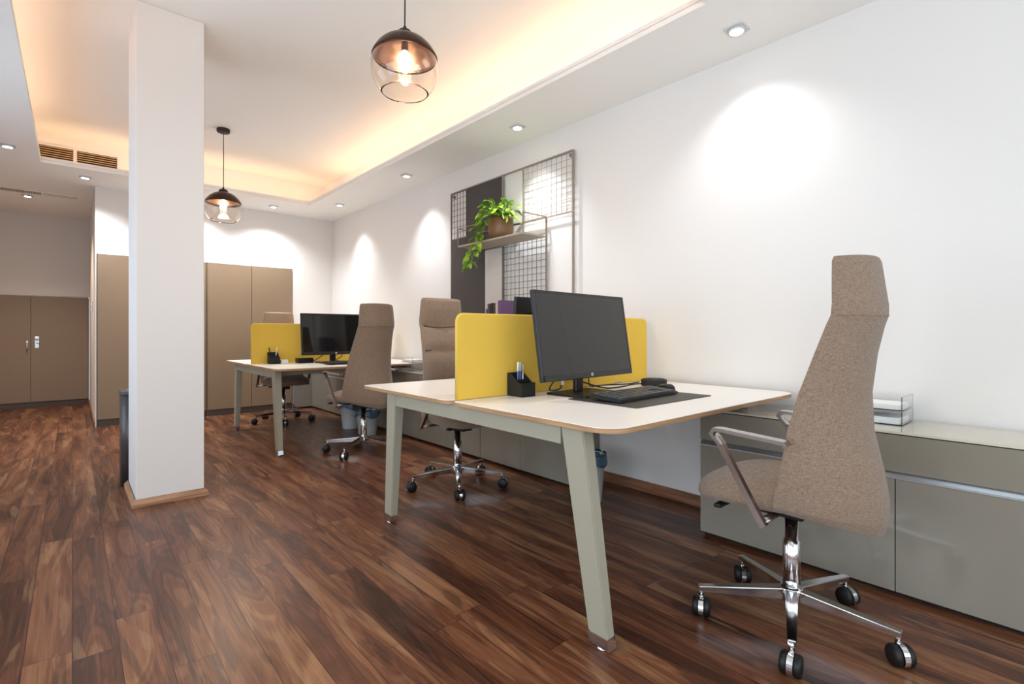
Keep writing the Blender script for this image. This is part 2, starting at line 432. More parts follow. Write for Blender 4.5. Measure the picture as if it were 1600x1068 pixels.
# end wall with the recess that holds the tall cabinets
f = MB()
f.box(XH + 0.012, XW, YB, YB + 0.55, 1.925, 3.2)
f.box(2.295, XW, YB, YB + 0.55, 0, 1.925)
f.box(XH + 0.012, 2.295, YB + 0.50, YB + 0.55, 0, 1.925)
struct(f.build('wall_back', 'wall'))
f = MB(); f.box(XH, XH + 0.012, YB, YH, 0, 3.2); f.box(XH + 0.012, XH + 0.1, YB + 0.55, YH, 0, 3.2); struct(f.build('wall_passage_side', 'wall'))
f = MB(); f.box(XL, XH, YH, YH + 0.1, 1.565, 3.2); f.box(XL, XH, YH + 0.45, YH + 0.5, 0, 1.565); struct(f.build('wall_passage_end', 'wall'))
# side wall with three tall windows, wall behind the camera with two
def wall_with_windows(name, horiz, fixed, a0, a1, wins, z0, z1, sgn, num0):
    f = MB(); t = 0.15
    def bx(p0, p1, q0, q1):
        lo, hi = sorted((fixed, fixed + sgn * t))
        if horiz: f.box(p0, p1, lo, hi, q0, q1)
        else: f.box(lo, hi, p0, p1, q0, q1)
    bx(a0, a1, 0, z0); bx(a0, a1, z1, 3.2)
    edges = [a0] + [v for w_ in wins for v in w_] + [a1]
    for i in range(0, len(edges), 2): bx(edges[i], edges[i + 1], z0, z1)
    struct(f.build(name, 'wall'))
    for k, (p0, p1) in enumerate(wins):
        g = MB(); lo, hi = sorted((fixed + sgn * 0.05, fixed + sgn * 0.10)); fr = 0.05
        for q in ((p0, p0 + fr, z0, z1), (p1 - fr, p1, z0, z1), (p0, p1, z0, z0 + fr), (p0, p1, z1 - fr, z1)):
            if horiz: g.box(q[0], q[1], lo, hi, q[2], q[3])
            else: g.box(lo, hi, q[0], q[1], q[2], q[3])
        fo = struct(g.build('window_%d' % (num0 + k), 'white'))
        g = MB(); mid = (lo + hi) / 2
        if horiz: g.box(p0 + fr, p1 - fr, mid - 0.004, mid + 0.004, z0 + fr, z1 - fr)
        else: g.box(mid - 0.004, mid + 0.004, p0 + fr, p1 - fr, z0 + fr, z1 - fr)
        g.build('pane', 'pane', fo)
wall_with_windows('wall_left', False, XL, YN, YH + 0.5, [(-1.5, 0.3), (0.6, 2.4), (3.4, 5.2)], 0.45, 2.15, -1, 1)
wall_with_windows('wall_front', True, YN, XL, XW, [(-1.2, 0.5), (0.8, 2.4)], 0.45, 2.15, -1, 4)
# ceiling: dropped soffit with a coffer cut into it, raised slab above
CX0, CX1, CY0, CY1 = -0.225, 2.275, 1.20, 6.52       # opening
RX0, RX1, RY0, RY1 = -0.55, 2.62, 0.85, 6.95        # recess walls
f = MB()
slab_y(f, XL, CX0, YN, YH + 0.5); slab_y(f, CX1, XW, YN, YB)
slab_y(f, CX0, CX1, YN, CY0); slab_y(f, CX0, CX1, CY1, YB); slab_y(f, CX0, XH, YB, YH + 0.5)
struct(f.build('ceiling_soffit', 'ceil'))
f = MB(); f.box(XL, XW, YN, YH + 0.5, ZT, ZT + 0.1); struct(f.build('ceiling', 'ceil'))
f = MB()                                               # upstand lip round the opening
def lipseg(x0, x1, y0, y1):
    f.hexa([(x0, y0, zs(y0) + 0.028), (x1, y0, zs(y0) + 0.028), (x1, y1, zs(y1) + 0.028), (x0, y1, zs(y1) + 0.028),
            (x0, y0, zs(y0) + 0.055), (x1, y0, zs(y0) + 0.055), (x1, y1, zs(y1) + 0.055), (x0, y1, zs(y1) + 0.055)])
lipseg(CX0 - 0.02, CX0, CY0 - 0.02, CY1 + 0.02); lipseg(CX1, CX1 + 0.02, CY0 - 0.02, CY1 + 0.02)
lipseg(CX0, CX1, CY0 - 0.02, CY0); lipseg(CX0, CX1, CY1, CY1 + 0.02)
struct(f.build('trim_coffer_lip', 'ceil'))
f = MB()
def recess(x0, x1, y0, y1):
    f.hexa([(x0, y0, zs(y0) + 0.028), (x1, y0, zs(y0) + 0.028), (x1, y1, zs(y1) + 0.028), (x0, y1, zs(y1) + 0.028), (x0, y0, ZT), (x1, y0, ZT), (x1, y1, ZT), (x0, y1, ZT)])
recess(RX0 - 0.02, RX0, RY0, RY1); recess(RX1, RX1 + 0.02, RY0, RY1)
recess(RX0, RX1, RY0 - 0.02, RY0); recess(RX0, RX1, RY1, RY1 + 0.02)
struct(f.build('wall_coffer_recess', 'ceil'))
# column
QX0, QX1, QY0, QY1 = 0.288, 0.643, 3.765, 4.29
f = MB(); f.box(QX0, QX1, QY0, QY1, 0, ZT, 0.004); struct(f.build('wall_column', 'wall'))
f = MB()                                               # splayed wooden skirting of the column
def skirt_ring(x0, x1, y0, y1, w_, h):
    o_ = [(x0 - w_, y0 - w_), (x1 + w_, y0 - w_), (x1 + w_, y1 + w_), (x0 - w_, y1 + w_)]
    i_ = [(x0 + 0.01, y0 + 0.01), (x1 - 0.01, y0 + 0.01), (x1 - 0.01, y1 - 0.01), (x0 + 0.01, y1 - 0.01)]
    t_ = [(x0 - 0.004, y0 - 0.004), (x1 + 0.004, y0 - 0.004), (x1 + 0.004, y1 + 0.004), (x0 - 0.004, y1 + 0.004)]
    for k in range(4):
        if k == 2: continue
        a, b = k, (k + 1) % 4
        f.hexa([(*o_[a], 0), (*o_[b], 0), (*i_[b], 0), (*i_[a], 0), (*o_[a], h * 0.45), (*o_[b], h * 0.45), (*t_[b], h), (*t_[a], h)])
skirt_ring(QX0, QX1, QY0, QY1, 0.024, 0.046)
struct(f.build('trim_column_skirting', 'trim', recalc=True))
f = MB(); f.box(XW - 0.014, XW, -1.9, YB, 0, 0.068, 0.002); struct(f.build('baseboard_right', 'skirt'))
f = MB(); f.box(XH - 0.012, XH, YB, YH, 0, 0.06, 0.002); struct(f.build('baseboard_passage', 'skirt'))
f = MB(); f.box(2.30, XW - 0.014, YB - 0.012, YB, 0, 0.06, 0.002); struct(f.build('baseboard_back', 'skirt'))

# ------------------------------------------------------------------ downlights
def downlight(x, y, label, key='wall', k=1.0, ang=98):
    t = thing('downlight', label, 'ceiling light', (x, y, zs(y)), 0, 'recessed ceiling downlights')
    f = MB(); f.prism(rrect(-0.052, 0.052, -0.052, 0.052, 0.012), -0.004, -0.0003); f.build('trim_plate', 'lamptrim', t)
    f = MB(); f.lathe([(0.034, 0.0), (0.045, -0.004), (0.034, -0.012)], 24, (0, 0, -0.004), cap=False); f.build('ring', 'lamptrim', t)
    f = MB(); f.lathe([(0.0, -0.002), (0.030, -0.002), (0.034, -0.006), (0.0, -0.010)], 24, (0, 0, -0.004), cap=False); f.build('lens', 'lampon', t)
    l = bpy.data.lights.new('downlight_beam', 'SPOT'); lit(l, key, k)
    l.spot_size = R(ang); l.spot_blend = 1.0; l.shadow_soft_size = 0.028
    o = bpy.data.objects.new('downlight_beam', l); COL.objects.link(o); o.location = (x, y, zs(y) - 0.03)
    return t
downlight(2.585, 1.195, 'square recessed downlight nearest the camera along the long white wall', 'near', 1, 118)
downlight(2.575, 2.885, 'square recessed downlight above the wall board, second along the long white wall')
downlight(2.555, 4.55, 'square recessed downlight third along the long white wall')
downlight(2.535, 6.20, 'square recessed downlight last along the long wall, close to the room corner')
downlight(1.94, 6.86, 'square recessed downlight over the tall taupe cabinets beside the small pendant', 'end', 1, 132)
downlight(0.10, 6.86, 'square recessed downlight under the ceiling vents', 'end', 1, 132)
downlight(-0.42, 6.12, 'square recessed downlight cut by the picture edge beside the coffer', 'wall', 0.8, 88)
downlight(-0.40, 8.30, 'recessed downlight beside the slot diffuser over the passage', 'passage', 1, 120)
downlight(1.10, 6.90, 'square recessed downlight hidden behind the white column', 'end', 1, 132)

# ------------------------------------------------------------------ pendants
def pendant(x, y, zc, label, dia=0.33):
    t = thing('pendant_lamp', label, 'pendant lamp', (x, y, ZT), 0, 'glass globe pendant lamps')
    f = MB(); f.lathe([(0.0, 0), (0.055, 0), (0.058, -0.004), (0.058, -0.03), (0.052, -0.036), (0.0, -0.036)], 32, cap=False); f.build('ceiling_rose', 'cord', t)
    r = dia / 2; dz = zc - ZT
    top = dz + r * 1.02
    f = MB(); f.tube([(0, 0, -0.03), (0.0015, 0, (top) / 2), (0, 0, top + 0.03)], 0.0035, 8); f.build('cord', 'cord', t)
    # shade: metal cap over the upper third of the globe
    a_rim = R(71)                                     # polar angle of the cap's rim
    out = [(r * 1.035 * math.sin(a_rim * k / 16), dz - 0.0 + r * 1.0 * math.cos(a_rim * k / 16)) for k in range(17)]
    inn = [(p[0] * 0.975, p[1] - 0.004) for p in out][::-1]
    f = MB(); f.lathe([(0.0, out[0][1])] + out[1:], 40, cap=False); f.lathe(inn[:-1] + [(0.0, inn[-1][1])], 40, mi=1, cap=False)
    n = 40
    f.lathe([(out[-1][0], out[-1][1]), (inn[0][0], inn[0][1])], 40, cap=False)
    dome = f.build('shade', ['dome', 'domein'], t, recalc=False)
    f = MB(); f.lathe([(0, top + 0.035), (0.008, top + 0.040), (0.009, top + 0.024), (0.030, top + 0.018), (0.040, top + 0.006), (0.041, top - 0.012), (0, top - 0.014)], 24, cap=False); f.build('cap', 'cord', dome)
    # clear globe, open at the bottom, thin real wall
    a0, a1 = R(66), R(138)
    o2 = [(r * math.sin(a0 + (a1 - a0) * k / 22), dz + r * math.cos(a0 + (a1 - a0) * k / 22)) for k in range(23)]
    i2 = [(p[0] * (1 - 0.0025 / r), dz + (p[1] - dz) * (1 - 0.0025 / r)) for p in o2][::-1]
    f = MB(); prof = o2 + i2 + [o2[0]]
    f.lathe(prof, 48, cap=False); f.build('globe', 'glass', t)
    f = MB(); f.lathe([(0.0, 0.075), (0.014, 0.07), (0.018, 0.03), (0.018, 0.01)], 20, (0, 0, dz + 0.075)); f.build('bulb_holder', 'cord', t)
    f = MB(); f.lathe([(0.0, -0.055), (0.015, -0.051), (0.026, -0.036), (0.031, -0.014), (0.028, 0.010), (0.019, 0.034), (0.014, 0.05), (0.0, 0.052)], 24, (0, 0, dz + 0.035), cap=False); f.build('bulb', 'bulb', t)
    l = bpy.data.lights.new('pendant_glow', 'POINT'); lit(l, 'pendant'); l.shadow_soft_size = 0.05
    o = bpy.data.objects.new('pendant_glow', l); COL.objects.link(o); o.location = (x, y, zc - 0.10)
    return t
pendant(1.245, 2.235, 2.36, 'large glass globe pendant with bronze dome hanging nearest the camera')
pendant(1.12, 5.60, 2.268, 'small looking glass globe pendant with bronze dome beside the white column')

# ------------------------------------------------------------------ vents, diffuser, switch
def vent(x0, x1, label):
    y = RY1; z0, z1 = 2.79, 2.945
    t = thing('ceiling_vent', label, 'vent', (x0, y - 0.001, z0), 0, 'air vents in the coffer')
    W_, H_ = x1 - x0, z1 - z0
    f = MB(); f.box(0, W_, -0.004, 0, 0, H_); f.build('backing', 'ventin', t)
    f = MB()
    for q in ((-0.012, 0, -0.012, H_ + 0.012), (W_, W_ + 0.012, -0.012, H_ + 0.012), (0, W_, -0.012, 0), (0, W_, H_, H_ + 0.012)):
        f.box(q[0], q[1], -0.014, 0, q[2], q[3])
    f.build('frame', 'ceil', t)
    f = MB(); n = 7
    for k in range(n):
        z = H_ * (k + 0.5) / n
        f.hexa([(0, -0.016, z - 0.006), (W_, -0.016, z - 0.006), (W_, -0.004, z), (0, -0.004, z), (0, -0.016, z - 0.001), (W_, -0.016, z - 0.001), (W_, -0.004, z + 0.005), (0, -0.004, z + 0.005)])
    f.build('slats', 'vent', t)
vent(-0.42, 0.008, 'slatted air vent in the coffer end, the one cut by the ceiling edge')
vent(0.036, 0.367, 'slatted air vent in the coffer end, the one closer to the column')
t = thing('slot_diffuser', 'long narrow slotted air diffuser in the passage ceiling', 'air diffuser', (-1.0, 7.96, zs(8.0) - 0.001))
f = MB(); f.box(0, 1.07, 0, 0.17, -0.006, 0, 0.002); f.build('frame', 'ceil', t)
f = MB()
for k in range(46): f.box(0.02 + k * 0.0155, 0.026 + k * 0.0155, 0.02, 0.15, -0.009, -0.006)
f.box(0.74, 1.05, 0.045, 0.05, -0.008, -0.006); f.box(0.74, 1.05, 0.12, 0.125, -0.008, -0.006)
f.build('slots', 'gap', t)
t = thing('light_switch', 'white double light switch on the passage side wall', 'light switch', (XH - 0.001, 8.23, 1.37))
f = MB(); f.box(-0.008, 0, -0.04, 0.04, -0.07, 0.07, 0.003); f.build('switch_plate', 'bin', t)
for z in (-0.03, 0.03):
    f = MB(); f.box(-0.013, -0.008, -0.022, 0.022, z - 0.022, z + 0.022, 0.002); f.build('rocker', 'white', t)

# ------------------------------------------------------------------ tall cabinets in the end wall's recess
def tall_cabinet(x0, x1, seams, label, y=YB - 0.02, ztop=1.918, mt='taupe', dep=0.45, handles=None, group='tall taupe cabinets'):
    t = thing('tall_cabinet', label, 'cabinet', (0, 0, 0), 0, group)
    f = MB(); f.box(x0, x1, y + 0.024, y + dep, 0.0, ztop - 0.004); f.build('body', mt, t)
    f = MB(); f.box(x0, x1, y + 0.012, y + 0.024, 0.0, 0.075); f.build('plinth', 'plinth', t)
    ds = []
    for a, b in zip(seams[:-1], seams[1:]):
        g = MB(); g.box(a + 0.0025, b - 0.0025, y, y + 0.022, 0.079, ztop, 0.002); ds.append(g.build('door', mt, t))
    return t, ds
tall_cabinet(1.262, 2.288, [1.272, 1.776, 2.288], 'tall taupe two door cabinet behind the far desk')
tall_cabinet(0.207, 1.255, [0.207, 0.731, 1.255], 'tall taupe two door cabinet mostly behind the white column')
t, ds = tall_cabinet(-1.34, 0.185, [-1.33, -1.06, -0.435, 0.178], 'low taupe cabinet with handle and keyhole at the passage end', y=YH - 0.02, ztop=1.558, mt='taupe2', group=None)
t.name = 'low_cabinet'
f = MB(); y = YH - 0.02
f.box(-0.482, -0.462, y - 0.006, y, 0.80, 0.93, 0.002); f.tube([(-0.472, y - 0.006, 0.90), (-0.472, y - 0.04, 0.90), (-0.472, y - 0.042, 0.845), (-0.472, y - 0.030, 0.80)], 0.008, 8)
tag(f.build('handle', 'brushed', ds[1]), 'slim metal lever handle')
f = MB(); f.box(-0.395, -0.35, y - 0.006, y, 0.83, 0.99, 0.003); f.lathe([(0, 0), (0.017, 0), (0.017, 0.014), (0, 0.014)], 16, mtx=Matrix.Translation((-0.373, y - 0.004, 0.95)) @ Matrix.Rotation(R(90), 4, 'X'))
f.tube([(-0.372, y - 0.006, 0.90), (-0.372, y - 0.045, 0.90), (-0.345, y - 0.045, 0.895)], 0.008, 8)
tag(f.build('lock', 'brushed', ds[2]), 'metal lock plate with a knob')

# ------------------------------------------------------------------ sideboards along the long wall
def sideboard(y0, y1, seams, x0, label, ztop=0.658, x1=XW - 0.018, group='grey sideboards along the long wall'):
    t = thing('sideboard', label, 'sideboard', (0, 0, 0), 0, group)
    zr0, zr1 = 0.473, 0.498
    f = MB(); f.box(x0 + 0.04, x1, y0 + 0.004, y1 - 0.004, 0, 0.024); f.build('plinth', 'dark', t)
    f = MB(); f.box(x0 + 0.022, x1, y0, y1, 0.022, ztop - 0.012, 0.001); f.build('carcass', 'cred', t)
    f = MB(); f.box(x0 - 0.002, x1, y0, y1, ztop - 0.010, ztop, 0.0015); f.build('top_panel', ['credtop'], t)
    f = MB(); f.box(x0 - 0.0035, x0 - 0.002, y0, y1, ztop - 0.009, ztop - 0.002); f.build('top_edging', 'credede', t)
    f = MB(); f.box(x0, x0 + 0.020, y0 + 0.001, y1 - 0.001, zr1, ztop - 0.014, 0.001); f.build('drawer_front', 'cred', t)
    f = MB()                                          # concave grip rail
    f.hexa([(x0 + 0.004, y0, zr0), (x0 + 0.021, y0, zr0), (x0 + 0.021, y1, zr0), (x0 + 0.004, y1, zr0), (x0 + 0.016, y0, zr1 - 0.002), (x0 + 0.021, y0, zr1 - 0.002), (x0 + 0.021, y1, zr1 - 0.002), (x0 + 0.016, y1, zr1 - 0.002)])
    f.box(x0 - 0.002, x0 + 0.006, y0, y1, zr0 - 0.003, zr0 + 0.003, 0.001)
    f.build('grip_rail', 'brushed', t)
    for a, b in zip(seams[:-1], seams[1:]):
        g = MB(); g.box(x0, x0 + 0.020, a + 0.0016, b - 0.0016, 0.024, zr0 - 0.002, 0.001); g.build('door', 'cred', t)
    return t
sideboard(-0.32, 1.325, [-0.32, 0.503, 1.325], 2.455, 'grey gloss sideboard behind the near swivel chair, closest to the camera')
lab = ['grey gloss sideboard starting behind the near desk legs', 'second grey sideboard under the wall board behind the middle chair', 'grey sideboard between the two desks', 'grey sideboard beside the two white bins', 'grey sideboard at the far end reaching the tall cabinets']
y = 2.30
for k in range(5):
    y2 = y + 0.985 if k < 4 else 7.245
    sideboard(y, y2 - 0.004, [y, (y + y2) / 2, y2 - 0.004], 2.52, lab[k]); y = y2
f = MB(); f.box(2.312, 2.5195, 7.13, 7.245, 0.024, 0.640, 0.002); f.build('end_filler', 'cred', bpy.data.objects['sideboard.005'])

# ------------------------------------------------------------------ desks
def desk_bench(oy, label, lscreen):
    t = thing('bench_desk', label, 'desk', (0, oy, 0), 0, 'double white bench desks')
    for (a, b, rr) in ((0.985, 1.880, (0.03, 0.03, 0.10, 0.10)), (1.900, 2.800, (0.03, 0.03, 0.07, 0.05))):
        f = MB(); f.prism(rrect(1.282, 2.815, a, b, rr, 8), 0.722, 0.7385, 1, 1); f.prism(rrect(1.2825, 2.8145, a + 0.0005, b - 0.0005, rr, 8), 0.7385, 0.7405, 0, 0)
        f.build('tabletop', ['desk', 'ply'], t, weld=False)
    f = MB(); f.box(1.318, 1.358, 1.245, 2.500, 0.650, 0.7215, 0.003); f.build('apron', 'frame', t)
    f = MB()
    for yy in (1.30, 2.44): f.box(1.36, 2.72, yy - 0.02, yy + 0.02, 0.665, 0.7215, 0.002)
    f.box(2.66, 2.70, 1.34, 2.40, 0.665, 0.7215, 0.002)
    f.build('crossbar', 'frame', t)
    for (a0, a1, b0, b1) in ((1.022, 1.103, 1.140, 1.244), (2.585, 2.508, 2.560, 2.462)):
        z0, z1 = 0.045, 0.7215
        k = z0 / z1
        c0 = a0 + (b0 - a0) * k; c1 = a1 + (b1 - a1) * k
        f = MB(); f.hexa([(1.312, c0, z0), (1.352, c0, z0), (1.352, c1, z0), (1.312, c1, z0), (1.316, b0, z1), (1.372, b0, z1), (1.372, b1, z1), (1.316, b1, z1)], bev=0.004)
        lg = f.build('leg', 'frame', t)
        f = MB(); f.hexa([(1.311, a0 + (b0 - a0) * .012, 0.010), (1.353, a0 + (b0 - a0) * .012, 0.010), (1.353, a1 + (b1 - a1) * .012, 0.010), (1.311, a1 + (b1 - a1) * .012, 0.010), (1.311, c0, z0), (1.353, c0, z0), (1.353, c1, z0), (1.311, c1, z0)])
        cx, cy = 1.332, (a0 + a1) / 2
        f.lathe([(0.0, 0), (0.022, 0), (0.022, 0.006), (0.008, 0.010), (0.008, 0.014)], 20, (cx, cy, 0))
        tag(f.build('foot', 'chrome', lg), 'chrome foot cap')
    for yy, hh in ((1.20, 0.659), (2.56, 0.659)):
        if oy == 0 or True:
            f = MB(); f.box(2.60, 2.66, yy - 0.03, yy + 0.03, hh + 0.001, 0.7215, 0.002); f.build('support_block', 'frame', t)
    # felt screen
    s = thing('desk_screen', lscreen, 'desk divider', (0, oy + 1.890, 0), 0, 'yellow desk screens')
    x0, x1, z0, z1, r = 1.318, 2.80, 0.742, 1.132, 0.035
    pts = [(x0, z0), (x1, z0)] + [(x1 - r + r * math.cos(a), z1 - r + r * math.sin(a)) for a in [R(9 * k) for k in range(11)]] + [(x0 + r + r * math.cos(a), z1 - r + r * math.sin(a)) for a in [R(90 + 9 * k) for k in range(11)]]
    f = MB(); f.prism(pts, -0.008, 0.008)
    bmesh.ops.rotate(f.bm, verts=f.bm.verts, cent=(0, 0, 0), matrix=Matrix.Rotation(R(90), 3, 'X'))
    f.build('panel', 'yellow', s)
    f = MB(); f.tube([(p[0], 0, p[1]) for p in ([(x1, z0)] + pts[2:] + [(x0, z0)])], 0.0085, 8); f.build('piping', 'yedge', s)
    for xx in (1.95, 2.5):
        f = MB(); f.box(xx - 0.03, xx + 0.03, -0.0115, 0.0115, 0.7405, 0.750, 0.002); f.build('clamp', 'frame', s)
    return t
desk_bench(0, 'double white bench desk nearest the camera with splayed grey legs', 'yellow felt screen across the near desk behind the large monitor')
desk_bench(3.48, 'double white bench desk further back by the tall cabinets', 'yellow felt screen across the far desk beside the tall cabinets')

# ------------------------------------------------------------------ swivel chairs (facing +Y)
PZ = [0.400, 0.44, 0.50, 0.60, 0.72, 0.85, 0.98, 1.07, 1.105, 1.14, 1.22, 1.280, 1.296]
PS = [-0.276, -0.288, -0.288, -0.272, -0.245, -0.238, -0.253, -0.272, -0.283, -0.283, -0.272, -0.264, -0.258]
PH = [0.222, 0.238, 0.246, 0.244, 0.228, 0.212, 0.196, 0.186, 0.184, 0.182, 0.174, 0.168, 0.160]
PWR = [0.245, 0.250, 0.240, 0.205, 0.165, 0.130, 0.105, 0.094, 0.090, 0.086, 0.076, 0.070, 0.066]
PT = [0.030, 0.045, 0.050, 0.050, 0.048, 0.046, 0.044, 0.046, 0.050, 0.056, 0.060, 0.058, 0.042]
def lerp(tab, s):
    n = len(tab) - 1; s = min(max(s, 0), 1) * n; i = min(int(s), n - 1); k = s - i
    return tab[i] * (1 - k) + tab[i + 1] * k
def back_pt(u, v, depth):
    """u across -1..1, v up 0..1, depth 0 outer skin, 1 front skin"""
    z = lerp(PZ, v); h = lerp(PH, v); w_ = lerp(PWR, v); t = lerp(PT, v)
    th = t * (1 - 0.72 * abs(u) ** 4) * depth
    y_ = lerp(PS, v) + w_ * (0.55 * u * u + 0.45 * abs(u) ** 3.2) + th
    x = h * u * (1 - 0.0 * depth)
    # bottom edge rises towards the sides
    zz = z + (0.062 * (1 - v) ** 6) * abs(u) ** 1.6
    if v > 0.9: zz -= 0.006 * abs(u) ** 3
    return Vector((x, y_, zz))
def make_chair(label, loc, rz, base_rot, cast_dirs=(30, 80, 150, 220, 300)):
    t = thing('office_chair', label, 'office chair', loc, rz, 'high backed beige swivel chairs')
    f = MB(); nu, nv = 20, 96
    def P_(i, j, d): return back_pt(-1 + 2 * i / nu, j / nv, d)
    def cush(i, j):
        p = P_(i, j, 1); v = j / nv; u = -1 + 2 * i / nu; z = p.z
        # pillow swelling between curved seams
        seam1 = 1.105 - 0.022 * (1 - u * u); seam2 = 0.925
        bul = 0
        for a, b in ((seam1, 1.296), (seam2, seam1), (0.47, seam2)):
            if a <= z <= b: k = (z - a) / (b - a); bul = (max(0, 4 * k * (1 - k))) ** 0.30
        p.y += 0.030 * bul * (1 - abs(u) ** 3)
        return p
    vo = [[f.bm.verts.new(P_(i, j, 0)) for i in range(nu + 1)] for j in range(nv + 1)]
    vf = [[f.bm.verts.new(cush(i, j)) for i in range(nu + 1)] for j in range(nv + 1)]
    for j in range(nv):
        for i in range(nu):
            f.bm.faces.new((vo[j][i], vo[j][i + 1], vo[j + 1][i + 1], vo[j + 1][i])).smooth = True
            f.bm.faces.new((vf[j][i + 1], vf[j][i], vf[j + 1][i], vf[j + 1][i + 1])).smooth = True
        for i in (0, nu):
            f.bm.faces.new((vo[j][i], vo[j + 1][i], vf[j + 1][i], vf[j][i])).smooth = True
    for j in (0, nv):
        for i in range(nu):
            f.bm.faces.new((vo[j][i], vf[j][i], vf[j][i + 1], vo[j][i + 1])).smooth = True
    back = f.build('backrest', 'fabric', t)
    bv = back.modifiers.new('soft', 'BEVEL'); bv.width = 0.006; bv.segments = 3; bv.limit_method = 'ANGLE'; bv.angle_limit = R(50)
    # seam welt across the back at the neck kink
    f = MB(); f.tube([back_pt(-1 + 2 * k / 24, 8 / 12, 0) + Vector((0, -0.0005, 0.0)) for k in range(25)], 0.0016, 6); f.build('seam', 'fabric', back)
    # seat cushion
    def seat(a, b):
        ph = -PI / 2 + PI * b; th = 2 * PI * a
        sx = lambda c, e: math.copysign(abs(c) ** e, c)
        cx, sy = sx(math.cos(th), 0.55), sx(math.sin(th), 0.55)
        rr = sx(math.cos(ph), 0.5); zz = sx(math.sin(ph), 0.85)
        y_ = 0.245 * sy * rr + 0.040; k_ = min(1, max(0, (0.10 - y_) / 0.22)); x = (0.252 - 0.045 * k_ * k_ * (3 - 2 * k_)) * cx * rr
        z = 0.476 + (0.060 if zz > 0 else 0.038) * zz + 0.012 * (1 - (x / 0.25) ** 2) * (1 if zz > 0 else 0) - 0.02 * max(0, (y_ - 0.1) / 0.17) ** 2
        return (x, y_, z)
    f = MB(); f.grid(seat, 48, 24); f.build('seat', 'fabric', t)
    f = MB()
    def fr(u, zt, off):
        v = 0
        for q in range(400):
            if back_pt(u, q / 400, 1).z >= zt: v = q / 400; break
        p = back_pt(u, v, 1); p.y += off; return p
    for z_, c_ in ((1.105, 0.022), (0.925, 0.0)):
        f.tube([fr(-0.84 + 1.68 * k / 20, z_ - c_ * (1 - (-0.84 + 1.68 * k / 20) ** 2), 0.011) for k in range(21)], 0.004, 6)
    f.build('pillow_seam', 'seam', back)
    f = MB(); f.prism(rrect(-0.15, 0.15, -0.03, 0.19, 0.05), 0.437, 0.452); f.build('seat_pan', 'greybin', t)
    f = MB(); f.box(-0.042, 0.042, -0.05, 0.11, 0.385, 0.440, 0.006); f.build('tilt_mechanism', 'black', t)
    f = MB(); f.box(0.075, 0.215, 0.155, 0.185, 0.424, 0.438, 0.004); f.build('adjusting_lever', 'black', t)
    f = MB(); f.box(-0.245, -0.165, 0.145, 0.170, 0.430, 0.443, 0.003); f.build('adjusting_lever', 'black', t)
    for s_ in (-1, 1):
        f = MB(); X_ = 0.285 * s_
        path = [(X_ * 0.5, -0.01, 0.434), (X_ * 0.99, -0.01, 0.436)]
        f.tube(path, 0.016, 8, flat=0.5)
        f.sweep([(X_, -0.022, 0.425), (X_, -0.004, 0.450), (X_, 0.135, 0.690)], [(-0.011, -0.010), (0.011, -0.010), (0.011, 0.010), (-0.011, 0.010)])
        f.sweep([(X_, 0.118, 0.665), (X_, 0.150, 0.701), (X_, 0.140, 0.716), (X_, 0.120, 0.717), (X_, -0.085, 0.704), (X_, -0.092, 0.694)], [(-0.020, -0.006), (0.020, -0.006), (0.020, 0.006), (-0.020, 0.006)])
        tag(f.build('armrest', 'satin', t), 'polished metal armrest loop')
    f = MB(); f.lathe([(0.0, 0.108), (0.029, 0.108), (0.029, 0.302), (0.022, 0.306), (0.022, 0.380), (0.0, 0.380)], 28, cap=False); f.build('gas_lift', 'chrome', t)
    base = MB(); base.lathe([(0.0, 0.082), (0.036, 0.082), (0.040, 0.090), (0.040, 0.126), (0.033, 0.136), (0.0, 0.136)], 28, cap=False); base = base.build('base_hub', 'chrome', t)
    for k in range(5):
        a = base_rot + k * 72 - math.degrees(rz)
        rm = Matrix.Rotation(R(a), 4, 'Z')
        f = MB()
        f.hexa([(0.03, -0.017, 0.088), (0.316, -0.010, 0.084), (0.316, 0.010, 0.084), (0.03, 0.017, 0.088), (0.03, -0.021, 0.130), (0.322, -0.013, 0.106), (0.322, 0.013, 0.106), (0.03, 0.021, 0.130)], bev=0.003)
        f.tube([(0.310, 0, 0.100), (0.310, 0, 0.064)], 0.009, 10)
        bmesh.ops.transform(f.bm, matrix=rm, verts=f.bm.verts)
        lg = f.build('base_leg', 'chrome', t)
        # twin wheel caster, trailing a little behind its pin
        cdir = R(cast_dirs[k]) - rz; p = rm @ Vector((0.310, 0, 0)); cm = Matrix.Translation(p) @ Matrix.Rotation(cdir, 4, 'Z') @ Matrix.Translation((0.012, 0, 0.0335))
        f = MB()
        for s_ in (-1, 1):
            f.lathe([(0.0, 0.0), (0.027, 0.0), (0.0335, 0.003), (0.0335, 0.015), (0.029, 0.021), (0.0, 0.024)], 24, (0, 0, 0), cap=False, mtx=cm @ Matrix.Rotation(R(-90 * s_), 4, 'X') @ Matrix.Translation((0, 0, 0.0085)))
        cs = f.build('caster', 'rubber', t)
        f = MB()
        pts = [(0.0345 * math.cos(R(q)), 0, 0.0345 * math.sin(R(q))) for q in range(-30, 190, 14)]
        f.sweep(pts, [(-0.0085, -0.0015), (0.0085, -0.0015), (0.0085, 0.0015), (-0.0085, 0.0015)], side=Vector((0, 1, 0)))
        bmesh.ops.transform(f.bm, matrix=cm, verts=f.bm.verts); f.build('fork', 'chrome', cs)
    return t
CH0 = make_chair('beige high backed swivel chair seen from behind, closest to the camera', (1.963, 0.707, 0), R(0), -16, (245, 215, 205, 190, 225))
make_chair('beige high backed swivel chair facing the camera behind the near yellow screen', (1.998, 2.857, 0), R(183), 21, (200, 100, 160, 250, 300))
make_chair('beige high backed swivel chair seen from behind at the far desk beside the white bins', (1.94, 4.215, 0), R(11), 0, (190, 120, 170, 230, 300))
